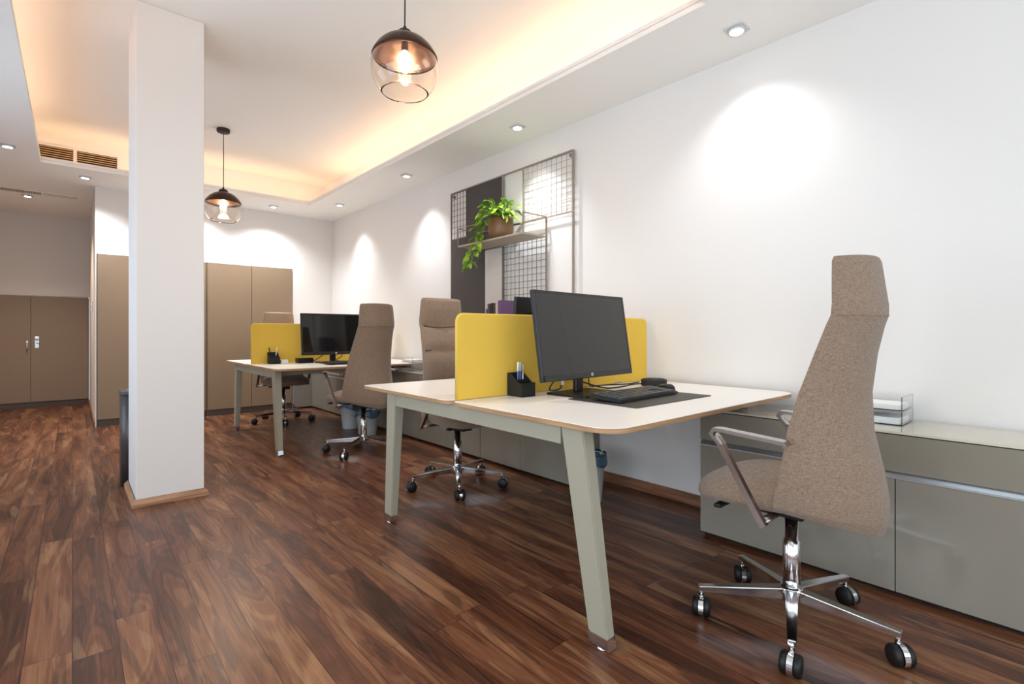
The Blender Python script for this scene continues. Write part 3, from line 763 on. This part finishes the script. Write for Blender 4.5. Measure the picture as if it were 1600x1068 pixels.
make_chair('beige swivel chair tucked behind the far yellow screen, only its head top showing', (1.885, 6.275, 0), R(180), 41, (200, 100, 160, 250, 300))

# ------------------------------------------------------------------ monitors
def monitor(x, y, rz, tilt, label, mt='lcd', W_=0.742, H_=0.425, zb=0.826, foot=True):
    t = thing('monitor', label, 'computer monitor', (x, y, 0.7408), rz, 'black desktop monitors')
    tm = Matrix.Translation((0, 0, zb - 0.7408)) @ Matrix.Rotation(R(-tilt), 4, 'X')
    f = MB(); f.box(-W_ / 2, W_ / 2, 0.0, 0.022, 0, H_, 0.004, mtx=tm); f.box(-W_ * 0.32, W_ * 0.32, 0.020, 0.052, 0.07, H_ - 0.07, 0.012, mtx=tm); cs = f.build('housing', 'black', t)
    bz = 0.014
    f = MB()
    for q in ((-W_ / 2 + .002, -W_ / 2 + bz, 0.002, H_ - 0.002), (W_ / 2 - bz, W_ / 2 - 0.002, 0.002, H_ - 0.002), (-W_ / 2 + .002, W_ / 2 - .002, H_ - bz, H_ - 0.002), (-W_ / 2 + .002, W_ / 2 - .002, 0.002, 0.030)):
        f.box(q[0], q[1], -0.003, 0.001, q[2], q[3], 0.001, mtx=tm)
    bo = f.build('bezel', 'bezel', t)
    f = MB(); f.box(-W_ / 2 + bz, W_ / 2 - bz, -0.0012, 0.001, 0.030, H_ - bz, mtx=tm); f.build('display', mt, t)
    # round maker's emblem on the lower bezel with slanted strokes
    f = MB(); e = tm @ Matrix.Translation((0, -0.0032, 0.0155)) @ Matrix.Rotation(R(90), 4, 'X')
    f.lathe([(0.0, 0.0), (0.0085, 0.0), (0.0085, 0.0006), (0.0, 0.0006)], 24, cap=False, mtx=e)
    eb = f.build('emblem', 'white', bo)
    f = MB()
    def st(x0, z0, x1, z1, w_=0.0009):
        f.hexa([(x0 - w_, z0, 0.0006), (x0 + w_, z0, 0.0006), (x1 + w_, z1, 0.0006), (x1 - w_, z1, 0.0006), (x0 - w_, z0, 0.0010), (x0 + w_, z0, 0.0010), (x1 + w_, z1, 0.0010), (x1 - w_, z1, 0.0010)])
    st(-0.0045, -0.003, -0.0022, 0.007); st(-0.0018, -0.003, -0.0008, 0.002); f.box(-0.0034, -0.0006, 0.0018, 0.003, 0.0006, 0.001)
    st(0.0006, -0.007, 0.0026, 0.003); st(0.0036, -0.002, 0.0046, 0.003); f.box(0.0022, 0.0048, 0.002, 0.0032, 0.0006, 0.001); f.box(0.0014, 0.0038, -0.003, -0.0018, 0.0006, 0.001)
    bmesh.ops.transform(f.bm, matrix=e, verts=f.bm.verts); f.build('lettering', 'bezel', eb)
    f = MB(); f.box(-0.030, 0.030, 0.075, 0.100, 0.010, 0.330, 0.006); f.box(-0.05, 0.05, 0.045, 0.080, 0.19, 0.29, 0.004); f.build('stand_neck', 'black', t)
    f = MB(); f.prism(rrect(-0.16, 0.16, -0.075, 0.165, 0.012), 0.0, 0.011); f.build('stand_foot', 'black', t)
    return t
monitor(1.945, 1.62, R(4.2), 8.5, 'large black monitor with grey display in front of the near yellow screen')
monitor(2.215, 2.13, R(180), 5, 'black monitor seen from behind, above the near yellow screen')
monitor(2.02, 5.03, R(1), 5, 'black glossy monitor on the far desk reflecting the room', 'lcd2', W_=0.68, H_=0.415)

# ------------------------------------------------------------------ desk things
t = thing('desk_mat', 'dark grey leather desk mat under keyboard on the near desk', 'desk mat', (0, 0, 0.7408))
f = MB(); f.prism(rrect(1.725, 2.345, 1.205, 1.585, 0.012), 0, 0.003); f.build('mat', 'leather', t)
def keyboard(x, y, z, rz, label, L_=0.50, D_=0.17):
    t = thing('keyboard', label, 'keyboard', (x, y, z), rz, 'black keyboards')
    f = MB(); f.hexa([(-L_ / 2, -D_ / 2, 0.002), (L_ / 2, -D_ / 2, 0.002), (L_ / 2, D_ / 2, 0.008), (-L_ / 2, D_ / 2, 0.008), (-L_ / 2, -D_ / 2, 0.014), (L_ / 2, -D_ / 2, 0.014), (L_ / 2, D_ / 2, 0.028), (-L_ / 2, D_ / 2, 0.028)], bev=0.003)
    for s_ in (-1, 1): f.box(s_ * L_ * 0.42 - 0.02, s_ * L_ * 0.42 + 0.02, D_ / 2 - 0.03, D_ / 2 - 0.02, 0, 0.012)
    f.box(-L_ * .45, L_ * .45, -D_ / 2 + 0.004, -D_ / 2 + 0.012, 0, 0.006)
    f.build('case', 'black', t)
    f = MB(); sl = 0.014 / D_
    n = 21; kw = (L_ - 0.03) / n
    for r_ in range(6):
        yy = -D_ / 2 + 0.012 + r_ * (D_ - 0.024) / 6
        k = 0
        while k < n:
            wd = 1
            if r_ == 0 and k == 4: wd = 6
            if k in (15, 18) and r_ > 0 and False: k += 1; continue
            gx = 0.004 if k >= 15 else 0; gx += 0.004 if k >= 18 else 0
            if not (k in (15, 16, 17) and r_ in (2,)) and not (k in (15, 17) and r_ == 1):
                x0 = -L_ / 2 + 0.010 + k * kw + gx
                zz = 0.0135 + sl * (yy + D_ / 2)
                f.box(x0 + 0.001, x0 + kw * wd - 0.0015, yy, yy + (D_ - 0.024) / 6 - 0.0025, zz, zz + 0.0065)
            k += wd
    kk = f.build('keys', 'keycap', t); kk['kind'] = 'stuff'
    f = MB(); random.seed(3)
    for r_ in range(6):
        for k in range(n):
            if r_ == 0 and 4 <= k < 10: continue
            if (k in (15, 16, 17) and r_ == 2) or (k in (15, 17) and r_ == 1): continue
            gx = (0.004 if k >= 15 else 0) + (0.004 if k >= 18 else 0)
            yy = -D_ / 2 + 0.012 + r_ * (D_ - 0.024) / 6; x0 = -L_ / 2 + 0.010 + k * kw + gx; zz = 0.0202 + sl * (yy + D_ / 2)
            f.box(x0 + 0.005, x0 + 0.008, yy + 0.010, yy + 0.0155, zz, zz + 0.0004)
            if random.random() < 0.5: f.box(x0 + 0.009, x0 + 0.012, yy + 0.005, yy + 0.008, zz, zz + 0.0004)
    kl = f.build('key_legends', 'bin', kk); kl['kind'] = 'stuff'
    return t
keyboard(2.02, 1.415, 0.7438, R(3), 'black keyboard lying on the grey desk mat')
keyboard(2.05, 4.78, 0.7405, R(0), 'black keyboard on the far desk in front of the glossy monitor', 0.46, 0.16)
def mouse():
    t = thing('computer_mouse', 'black computer mouse at the end of the near keyboard', 'mouse', (2.335, 1.455, 0.7438), R(-10))
    def fn(a, b):
        th = 2 * PI * a; ph = PI / 2 * b
        x = 0.036 * math.cos(th) * math.cos(ph) ** 0.6; y_ = 0.062 * math.sin(th) * math.cos(ph) ** 0.6
        return (x, y_, 0.003 + 0.034 * math.sin(ph) * (1 - 0.25 * (y_ / 0.062)))
    f = MB(); f.grid(fn, 32, 10); f.lathe([(0.0, 0.0), (1.0, 0.0), (1.0, 0.003)], 32, mtx=Matrix.Diagonal((0.036, 0.062, 1, 1))); f.build('shell', 'black', t)
    f = MB(); f.lathe([(0, -0.004), (0.008, -0.004), (0.008, 0.004), (0, 0.004)], 16, mtx=Matrix.Translation((0, 0.034, 0.026)) @ Matrix.Rotation(R(90), 4, 'Y')); f.build('scroll_wheel', 'rubber', t)
mouse()
t = thing('cable_hub', 'round black hub standing on the near desk at the end of the yellow screen', 'charging hub', (2.545, 1.66, 0.7408))
f = MB(); f.lathe([(0.0, 0), (0.068, 0), (0.072, 0.004), (0.074, 0.032), (0.070, 0.038), (0.062, 0.040), (0.058, 0.036), (0.0, 0.036)], 40, cap=False); f.build('body', 'blackm', t)
f = MB(); f.lathe([(0, 0), (0.03, 0), (0.03, 0.003), (0, 0.003)], 32, (0, 0, 0.036)); f.build('lid', 'black', t)
def cable(name, pts, r, label, mt='black'):
    # smooth through the points
    P = [Vector(p) for p in pts]; out = []
    for i in range(len(P) - 1):
        p0, p1, p2, p3 = P[max(i - 1, 0)], P[i], P[i + 1], P[min(i + 2, len(P) - 1)]
        for k in range(8):
            s = k / 8; out.append(0.5 * ((2 * p1) + (p2 - p0) * s + (2 * p0 - 5 * p1 + 4 * p2 - p3) * s * s + (3 * p1 - p0 - 3 * p2 + p3) * s ** 3))
    out.append(P[-1]); f = MB(); f.tube(out, r, 8)
    return tag(f.build(name, mt), label, 'cable')
cable('power_cable', [(2.49, 1.70, 0.755), (2.42, 1.74, 0.748), (2.32, 1.72, 0.746), (2.20, 1.74, 0.746), (2.10, 1.79, 0.775), (2.03, 1.80, 0.80), (1.99, 1.79, 0.85)], 0.004, 'black cable running from the round hub to the near monitor')
cable('video_cable', [(2.08, 1.78, 0.87), (2.17, 1.835, 0.80), (2.20, 1.85, 0.75), (2.27, 1.85, 0.745), (2.36, 1.84, 0.745), (2.46, 1.80, 0.745), (2.52, 1.74, 0.758)], 0.0035, 'thin black cable looping beside the near monitor stand')
cable('signal_cable', [(1.86, 1.73, 0.87), (1.80, 1.76, 0.79), (1.82, 1.79, 0.757), (1.90, 1.80, 0.757), (1.88, 1.76, 0.80), (1.94, 1.78, 0.84)], 0.0035, 'black cable coiled under the near monitor beside its stand')
f = MB(); f.box(1.853, 1.873, 1.742, 1.744, 0.786, 0.812); tag(f.build('cable_label', 'white'), 'small white tag on the cable under the near monitor', 'cable tag')

def pen_holder(x, y, label, pens=True, grp='black pen holders'):
    t = thing('pen_holder', label, 'pen holder', (x, y, 0.7408), 0, grp)
    f = MB(); w_, d_ = 0.045, 0.052
    def wl(x0, x1, y0, y1, za, zb, zc, zd):
        f.hexa([(x0, y0, 0), (x1, y0, 0), (x1, y1, 0), (x0, y1, 0), (x0, y0, za), (x1, y0, zb), (x1, y1, zc), (x0, y1, zd)])
    hb, hf = 0.112, 0.066
    prof = lambda y_: hf if y_ <= -0.030 else hf + (hb - hf) * min(1, (y_ + 0.030) / 0.062)
    th = 0.004
    for s_ in (-1, 1):
        x0, x1 = (w_ - th, w_) if s_ > 0 else (-w_, -w_ + th)
        pts = [(-d_, 0), (d_, 0), (d_, hb), (0.032, hb), (-0.030, hf), (-d_, hf)]
        V = MB(); n = len(pts)
        f._new([(x0, p[0], p[1]) for p in pts] + [(x1, p[0], p[1]) for p in pts], [tuple(range(n))[::-1], tuple(range(n, 2 * n))] + [(i, (i + 1) % n, n + (i + 1) % n, n + i) for i in range(n)])
        V.bm.free()
    f.box(-w_ + th, w_ - th, -d_, -d_ + th, 0, hf); f.box(-w_ + th, w_ - th, d_ - th, d_, 0, hb)
    f.box(-w_ + th, w_ - th, -0.012, -0.008, 0, prof(-0.01)); f.box(-w_ + th, w_ - th, -d_, d_, 0, 0.004)
    f.box(-w_ + th, w_ - th, -d_ + th, -0.012, 0.055, 0.058)
    f.build('body', 'blackm', t)
    return t
pen_holder(1.652, 1.822, 'black stepped pen holder against the near yellow screen')
pen_holder(1.50, 5.30, 'black stepped pen holder on the far desk against the yellow screen')
def pen(x, y, dx, dy, mtop, mlow, label, top=0.905, grp=None):
    f = MB(); p0 = Vector((x, y, 0.747)); p1 = Vector((x + dx, y + dy, top)); k = (p1 - p0)
    f.tube([p0, p0 + k * 0.08, p0 + k * 0.1, p0 + k * 0.72], [0.001, 0.004, 0.0042, 0.0042], 10, mi=1)
    f.tube([p0 + k * 0.72, p0 + k * 0.99, p1], [0.0050, 0.0050, 0.003], 10, mi=0)
    return tag(f.build('pen', [mtop, mlow]), label, 'pen', grp)
pen(1.645, 1.84, -0.005, -0.008, 'white', 'blue', 'white capped blue pen in the near pen holder, upright one')
pen(1.662, 1.842, 0.004, 0.003, 'bin', 'blue', 'pale pen with blue barrel in the middle of the near pen holder', 0.903)
pen(1.675, 1.838, 0.012, 0.010, 'cream', 'white', 'short cream pen leaning out of the near pen holder', 0.892)
pen(1.49, 5.32, -0.028, 0.0, 'black', 'black', 'thin black pen leaning out of the far pen holder', 0.90)
pen(1.515, 5.318, 0.022, 0.0, 'white', 'white', 'white pen leaning in the far pen holder', 0.90)
t = thing('note_box', 'small white paper cube beside the far pen holder', 'note box', (1.592, 5.29, 0.7408))
f = MB(); f.box(-0.032, 0.032, -0.032, 0.032, 0, 0.036, 0.001); f.build('paper_block', 'white', t)
t = thing('docking_box', 'black box lying on the far desk beside the monitor foot', 'box', (1.775, 5.235, 0.7408))
f = MB(); f.box(-0.075, 0.075, -0.05, 0.05, 0, 0.05, 0.004); f.box(-0.06, 0.06, -0.052, -0.05, 0.012, 0.016); f.build('case', 'black', t)
cable('signal_cable', [(1.95, 5.08, 0.86), (1.90, 5.14, 0.80), (1.85, 5.20, 0.76), (1.82, 5.16, 0.79)], 0.004, 'black cable behind the far desk monitor')
cable('signal_cable', [(2.10, 5.10, 0.86), (2.13, 5.16, 0.80), (2.09, 5.20, 0.76), (2.16, 5.22, 0.746)], 0.004, 'black cable hanging beside the stand of the far desk monitor')

# letter trays
def letter_tray(x, y, z, label, L_=0.33, W_=0.20, levels=2):
    t = thing('letter_tray', label, 'letter tray', (x, y, z), 0, 'clear letter trays')
    for k in range(levels):
        z0 = k * 0.062; f = MB(); th = 0.003
        f.box(-W_ / 2, W_ / 2, -L_ / 2, L_ / 2, z0, z0 + th)
        f.box(-W_ / 2, -W_ / 2 + th, -L_ / 2, L_ / 2, z0 + th, z0 + 0.058); f.box(W_ / 2 - th, W_ / 2, -L_ / 2, L_ / 2, z0 + th, z0 + 0.058)
        f.box(-W_ / 2 + th, W_ / 2 - th, -L_ / 2, -L_ / 2 + th, z0 + th, z0 + 0.058)
        f.build('tray', 'acrylic', t)
        f = MB(); f.box(-W_ / 2 + 0.014, W_ / 2 - 0.014, -L_ / 2 + 0.014, L_ / 2 - 0.012, z0 + 0.0035, z0 + 0.0035 + (0.018 if k else 0.026)); tag(f.build('paper_stack', 'white', t), 'stack of white paper')
letter_tray(2.705, 0.675, 0.6585, 'clear acrylic two tier letter tray on the near sideboard behind the chair')
letter_tray(2.68, 4.62, 0.7408, 'clear acrylic letter tray on the far desk beside the wall', 0.24, 0.18, 1)
t = thing('black_box', 'small black box between sideboard and far desk top', 'box', (2.585, 4.99, 0.6585))
f = MB(); f.box(-0.04, 0.04, -0.05, 0.05, 0, 0.058, 0.003); f.build('case', 'black', t)
t = thing('paper_stack', 'loose papers on the sideboard under the far desk top', 'papers', (2.60, 4.69, 0.6585))
f = MB()
for k in range(8): f.box(-0.07, 0.07, -0.10, 0.10, k * 0.004, k * 0.004 + 0.003, mtx=Matrix.Rotation(R(random.uniform(-6, 6)), 4, 'Z'))
f.build('sheets', 'white', t)

# ------------------------------------------------------------------ bins
def waste_bin(x, y, h, r, label, rz=0):
    t = thing('waste_bin', label, 'waste bin', (x, y, 0), rz, 'white waste bins with blue liners')
    f = MB(); f.lathe([(0.0, 0), (r * 0.74, 0), (r * 0.76, 0.004), (r, h), (r * 1.02, h), (r * 1.02, h - 0.008), (r * 0.985, h - 0.008)], 36, cap=False)
    f.lathe([(r * 0.97, h), (r * 0.73, 0.006), (0.0, 0.006)], 36, cap=False); f.build('bucket', 'bin', t)
    f = MB(); n = 40
    def lin(a, b):
        th = 2 * PI * a; w1 = 0.006 * math.sin(9 * th) + 0.004 * math.sin(17 * th + 1)
        if b < 0.5:
            k = b / 0.5; z = h * 0.55 + (h * 0.48) * k; rr = r * (0.86 + 0.11 * k) - 0.004
        else:
            k = (b - 0.5) / 0.5; z = h * 1.03 - (0.055 + 0.02 * math.sin(3 * th)) * k; rr = r * 1.045 + 0.002 + (w1 * 0.6 + 0.004) * k
        return (rr * math.cos(th), rr * math.sin(th), z + (w1 if 0.3 < b < 0.7 else 0))
    f.grid(lin, n, 10); lo = f.build('liner', 'liner', t, recalc=False); so = lo.modifiers.new('thick', 'SOLIDIFY'); so.thickness = 0.0012
    return t
waste_bin(2.31, 5.34, 0.27, 0.115, 'white bin with blue liner by the sideboard, partly behind the far chair arm')
waste_bin(2.28, 4.86, 0.25, 0.115, 'white bin with blue liner directly behind the far chair column')
waste_bin(2.435, 2.05, 0.29, 0.098, 'white bin with blue liner under the near desk behind its leg')
t = thing('pedestal_bin', 'tall dark grey bin standing behind the white column', 'bin', (0.365, 4.43, 0))
f = MB(); f.prism(rrect(-0.115, 0.115, -0.115, 0.115, 0.05, 8), 0.0, 0.625, smooth_side=True); f.build('body', 'greybin', t)
f = MB(); f.prism(rrect(-0.119, 0.119, -0.119, 0.119, 0.052, 8), 0.625, 0.645); f.build('rim', 'greybin', t)
f = MB(); f.lathe([(0.05, 0.0), (0.06, 0.012), (0.075, 0.012), (0.08, 0.0)], 28, (0, 0, 0.645), cap=False); f.build('opening_ring', 'chrome', t)

# ------------------------------------------------------------------ wall board
BX = 2.818
t = thing('wall_board', 'wall mounted organiser board of charcoal panels and wire grids', 'wall board', (BX, 0, 0))
Y0, Y1, Z0, Z1 = 4.135, 2.530, 0.95, 2.412
def bar(f, y0, z0, y1, z1, r=0.007): f.tube([(0, y0, z0), (0, y1, z1)], r, 4, smooth=False)
f = MB()
bar(f, Y0, Z1, Y1, Z1, 0.008); bar(f, Y0, Z0, Y1, Z0, 0.008); bar(f, Y0, Z0, Y0, Z1, 0.009); bar(f, Y1, Z0, Y1, Z1, 0.010)
bar(f, 3.350, Z0, 3.350, Z1, 0.007); bar(f, 3.085, 1.955, 3.085, Z1, 0.006); bar(f, 2.81, Z0, 2.81, 1.955, 0.006)
bar(f, 3.35, 1.955, Y1, 1.955, 0.005)
for yy in (Y0 - 0.02, Y1 + 0.03):
    for zz in (Z0 + 0.03, Z1 - 0.03): f.lathe([(0, 0), (0.014, 0), (0.014, XW - BX - 0.001), (0, XW - BX - 0.001)], 12, mtx=Matrix.Translation((0, yy, zz)) @ Matrix.Rotation(R(90), 4, 'Y'))
f.build('frame', 'wire', t)
for (a, b, c, d, m_, nm) in ((3.884, 3.358, 1.80, 2.404, 'panel', 'charcoal_panel'), (4.126, 3.60, 0.96, 1.957, 'panel', 'charcoal_panel'), (3.592, 3.358, 0.96, 1.79, 'wpanel', 'white_panel')):
    off = 0.004 if c == 1.80 else 0
    f = MB(); f.box(-0.004 + off, 0.004 + off, min(a, b), max(a, b), c, d, 0.001); tag(f.build(nm, m_, t), 'dark charcoal board' if m_ == 'panel' else 'white board')
def wire_grid(y0, y1, z0, z1, st, r=0.0022, m_='wireb'):
    f = MB(); y0, y1 = min(y0, y1), max(y0, y1)
    ny = max(1, round((y1 - y0) / st)); nz = max(1, round((z1 - z0) / st))
    for k in range(ny + 1): yy = y0 + (y1 - y0) * k / ny; f.tube([(-0.002, yy, z0), (-0.002, yy, z1)], r, 4, smooth=False)
    for k in range(nz + 1): zz = z0 + (z1 - z0) * k / nz; f.tube([(0.002, y0, zz), (0.002, y1, zz)], r, 4, smooth=False)
    f.build('wire_grid', m_, t)
wire_grid(4.126, 3.884, 1.963, 2.404, 0.052)
wire_grid(3.077, 2.540, 1.96, 2.404, 0.052, 0.0018, 'wire')
wire_grid(3.342, 2.818, 1.16, 1.835, 0.052)

def box_shelf(y0, y1, z, x0, label, rail=0.155):
    t = thing('wire_shelf', label, 'shelf', (0, 0, z), 0, 'wire framed shelves on the wall board')
    x1 = BX - 0.010
    f = MB(); f.box(x0, x1, y0, y1, -0.008, 0.006, 0.001); f.build('shelf_board', 'shelf', t)
    f = MB(); r = 0.0045
    for yy in (y0, y1):
        for xx in (x0, x1): f.tube([(xx, yy, 0.0), (xx, yy, rail)], r, 4, smooth=False)
        f.tube([(x0, yy, rail), (x1, yy, rail)], r, 4, smooth=False)
    f.tube([(x1, y0, rail), (x1, y1, rail)], r, 4, smooth=False)
    f.tube([(x0, y1, rail), (x0, y1 - 0.24, rail), (x0 + 0.02, y1 - 0.25, rail)], r, 4, smooth=False)
    f.build('wire_rail', 'wire2', t)
box_shelf(2.81, 3.655, 1.806, 2.562, 'grey wire framed shelf carrying the potted plant')
box_shelf(2.90, 3.36, 1.09, 2.60, 'low wire framed shelf holding books behind the near yellow screen', 0.09)
bk = [(3.330, 0.022, 0.150, 'sblue', 'blue book at the end of the low shelf'), (3.300, 0.028, 0.192, 'brown', 'grey brown book second on the low shelf'), (3.262, 0.030, 0.196, 'navy', 'dark navy book in the middle of the low shelf'), (3.228, 0.020, 0.185, 'brown', 'brown book beside the cream books on the low shelf'),
      (3.196, 0.024, 0.205, 'cream', 'cream covered book on the low shelf'), (3.158, 0.032, 0.215, 'purple', 'purple book on the low shelf next to the monitor top')]
for y_, th, h, m_, lb in bk:
    t = thing('book', lb, 'book', (2.70, y_, 1.097), 0, 'books on the low shelf')
    f = MB(); f.box(-0.075, 0.07, -th / 2, -th / 2 + 0.0015, 0, h); f.box(-0.075, 0.07, th / 2 - 0.0015, th / 2, 0, h); f.box(-0.077, -0.075, -th / 2, th / 2, 0, h); f.build('cover', m_, t)
    f = MB(); f.box(-0.074, 0.066, -th / 2 + 0.002, th / 2 - 0.002, 0.003, h - 0.003); f.build('pages', 'cream', t)

# ------------------------------------------------------------------ pothos
def pothos():
    random.seed(11)
    t = thing('potted_plant', 'green trailing plant in a bronze pot on the wall shelf', 'plant', (2.665, 3.19, 1.813))
    f = MB(); f.lathe([(0.0, 0), (0.082, 0), (0.090, 0.006), (0.103, 0.06), (0.107, 0.11), (0.103, 0.165), (0.097, 0.186), (0.093, 0.186), (0.092, 0.165), (0.0, 0.165)], 40, cap=False); f.build('pot', 'pot', t)
    f = MB(); f.lathe([(0, 0.168), (0.05, 0.172), (0.09, 0.166)], 24, cap=False); f.build('soil', 'soil', t)
    lf = MB(); stm = MB()
    def leaf(p, d, L_, W_, roll=0, droop=0.5):
        d = Vector(d).normalized(); side = d.cross(Vector((0, 0, 1)))
        if side.length < 0.1: side = Vector((1, 0, 0))
        side.normalize(); side.rotate(Matrix.Rotation(roll, 3, d)); up = side.cross(d)
        prof = [(0, 0.0), (0.06, 0.55), (0.22, 0.95), (0.42, 1.0), (0.64, 0.78), (0.82, 0.45), (0.93, 0.18), (1, 0)]
        rows = []
        for s_, w_ in prof:
            c = p + d * (L_ * s_) - Vector((0, 0, 1)) * (droop * L_ * s_ * s_)
            if s_ == 0: c = c + d * 0.012
            hw = W_ / 2 * w_
            back = -d * (0.10 * L_) if s_ in (0.0, 0.06) else Vector()
            rows.append([lf.bm.verts.new(c + side * hw * q + up * (0.28 * abs(q) * hw) + back * abs(q)) for q in (-1, -0.5, 0, 0.5, 1)])
        for a, b in zip(rows[:-1], rows[1:]):
            for k in range(4):
                lf.bm.faces.new((a[k], a[k + 1], b[k + 1], b[k])).smooth = True
    for k in range(64):
        az = random.uniform(0, 2 * PI); el = random.uniform(0.25, 1.35); ln = random.uniform(0.05, 0.15)
        s0 = Vector((math.cos(az) * 0.04, math.sin(az) * 0.04, 0.175))
        d = Vector((math.cos(az) * math.cos(el), math.sin(az) * math.cos(el), math.sin(el)))
        if d.x > 0: d.x *= 0.55; 
        mid = s0 + d * ln * 0.6 + Vector((0, 0, 0.01)); tip = s0 + d * ln + Vector((0, 0, -0.005))
        stm.tube([s0, mid, tip], 0.0018, 5)
        leaf(tip, d + Vector((0, 0, -0.5)) + Vector((random.uniform(-.4, .4), random.uniform(-.4, .4), random.uniform(-.3, .3))), random.uniform(0.055, 0.095), random.uniform(0.042, 0.064), random.uniform(-0.7, 0.7))
    # fronds leaning along the shelf
    for (dy, dz, n) in ((0.19, 0.13, 7), (-0.10, 0.12, 4)):
        for k in range(n):
            s0 = Vector((random.uniform(-0.05, 0.02), math.copysign(0.05, dy), 0.18)); e = s0 + Vector((random.uniform(-0.06, 0.02), dy * random.uniform(0.5, 1), dz * random.uniform(-0.1, 0.9)))
            stm.tube([s0, (s0 + e) / 2 + Vector((0, 0, 0.03)), e], 0.0016, 5); leaf(e, (e - s0) + Vector((0, 0, -0.05)), 0.08, 0.045, random.uniform(-1, 1))
    # trailing vines over the front edge of the shelf
    def vine(pts, n, spread, L0=0.06):
        P = [Vector(p) for p in pts]; stm.tube(P, 0.0028, 6)
        for k in range(n):
            s_ = (k + 0.6) / n * (len(P) - 1); i = min(int(s_), len(P) - 2); q = P[i].lerp(P[i + 1], s_ - i)
            sd = 1 if k % 2 else -1
            d = Vector((random.uniform(-0.5, 0.1), sd * random.uniform(0.4, 1.0), random.uniform(-0.5, 0.35)))
            e = q + d.normalized() * spread; stm.tube([q, (q + e) / 2 + Vector((0, 0, 0.008)), e], 0.0014, 5)
            leaf(e, d + Vector((0, 0, -0.3)), random.uniform(L0 - 0.006, L0 + 0.018), random.uniform(0.044, 0.058), random.uniform(-1, 1), 0.4)
    vine([(-0.03, 0.08, 0.19), (-0.07, 0.13, 0.14), (-0.11, 0.16, 0.06), (-0.125, 0.17, 0.0), (-0.135, 0.18, -0.06), (-0.14, 0.19, -0.11), (-0.14, 0.215, -0.165)], 13, 0.035)
    vine([(-0.02, 0.08, 0.20), (-0.05, 0.15, 0.17), (-0.08, 0.20, 0.10), (-0.10, 0.22, 0.04)], 11, 0.045, 0.065)
    vine([(-0.05, 0.06, 0.18), (-0.09, 0.10, 0.12), (-0.11, 0.12, 0.04), (-0.125, 0.12, -0.03), (-0.13, 0.13, -0.10)], 4, 0.02)
    vine([(-0.14, 0.215, -0.15), (-0.145, 0.23, -0.19)], 6, 0.02, 0.055)
    stm.build('stems', 'stem', t, weld=False); lo = lf.build('leaves', 'leaf', t, weld=False, recalc=False)
pothos()
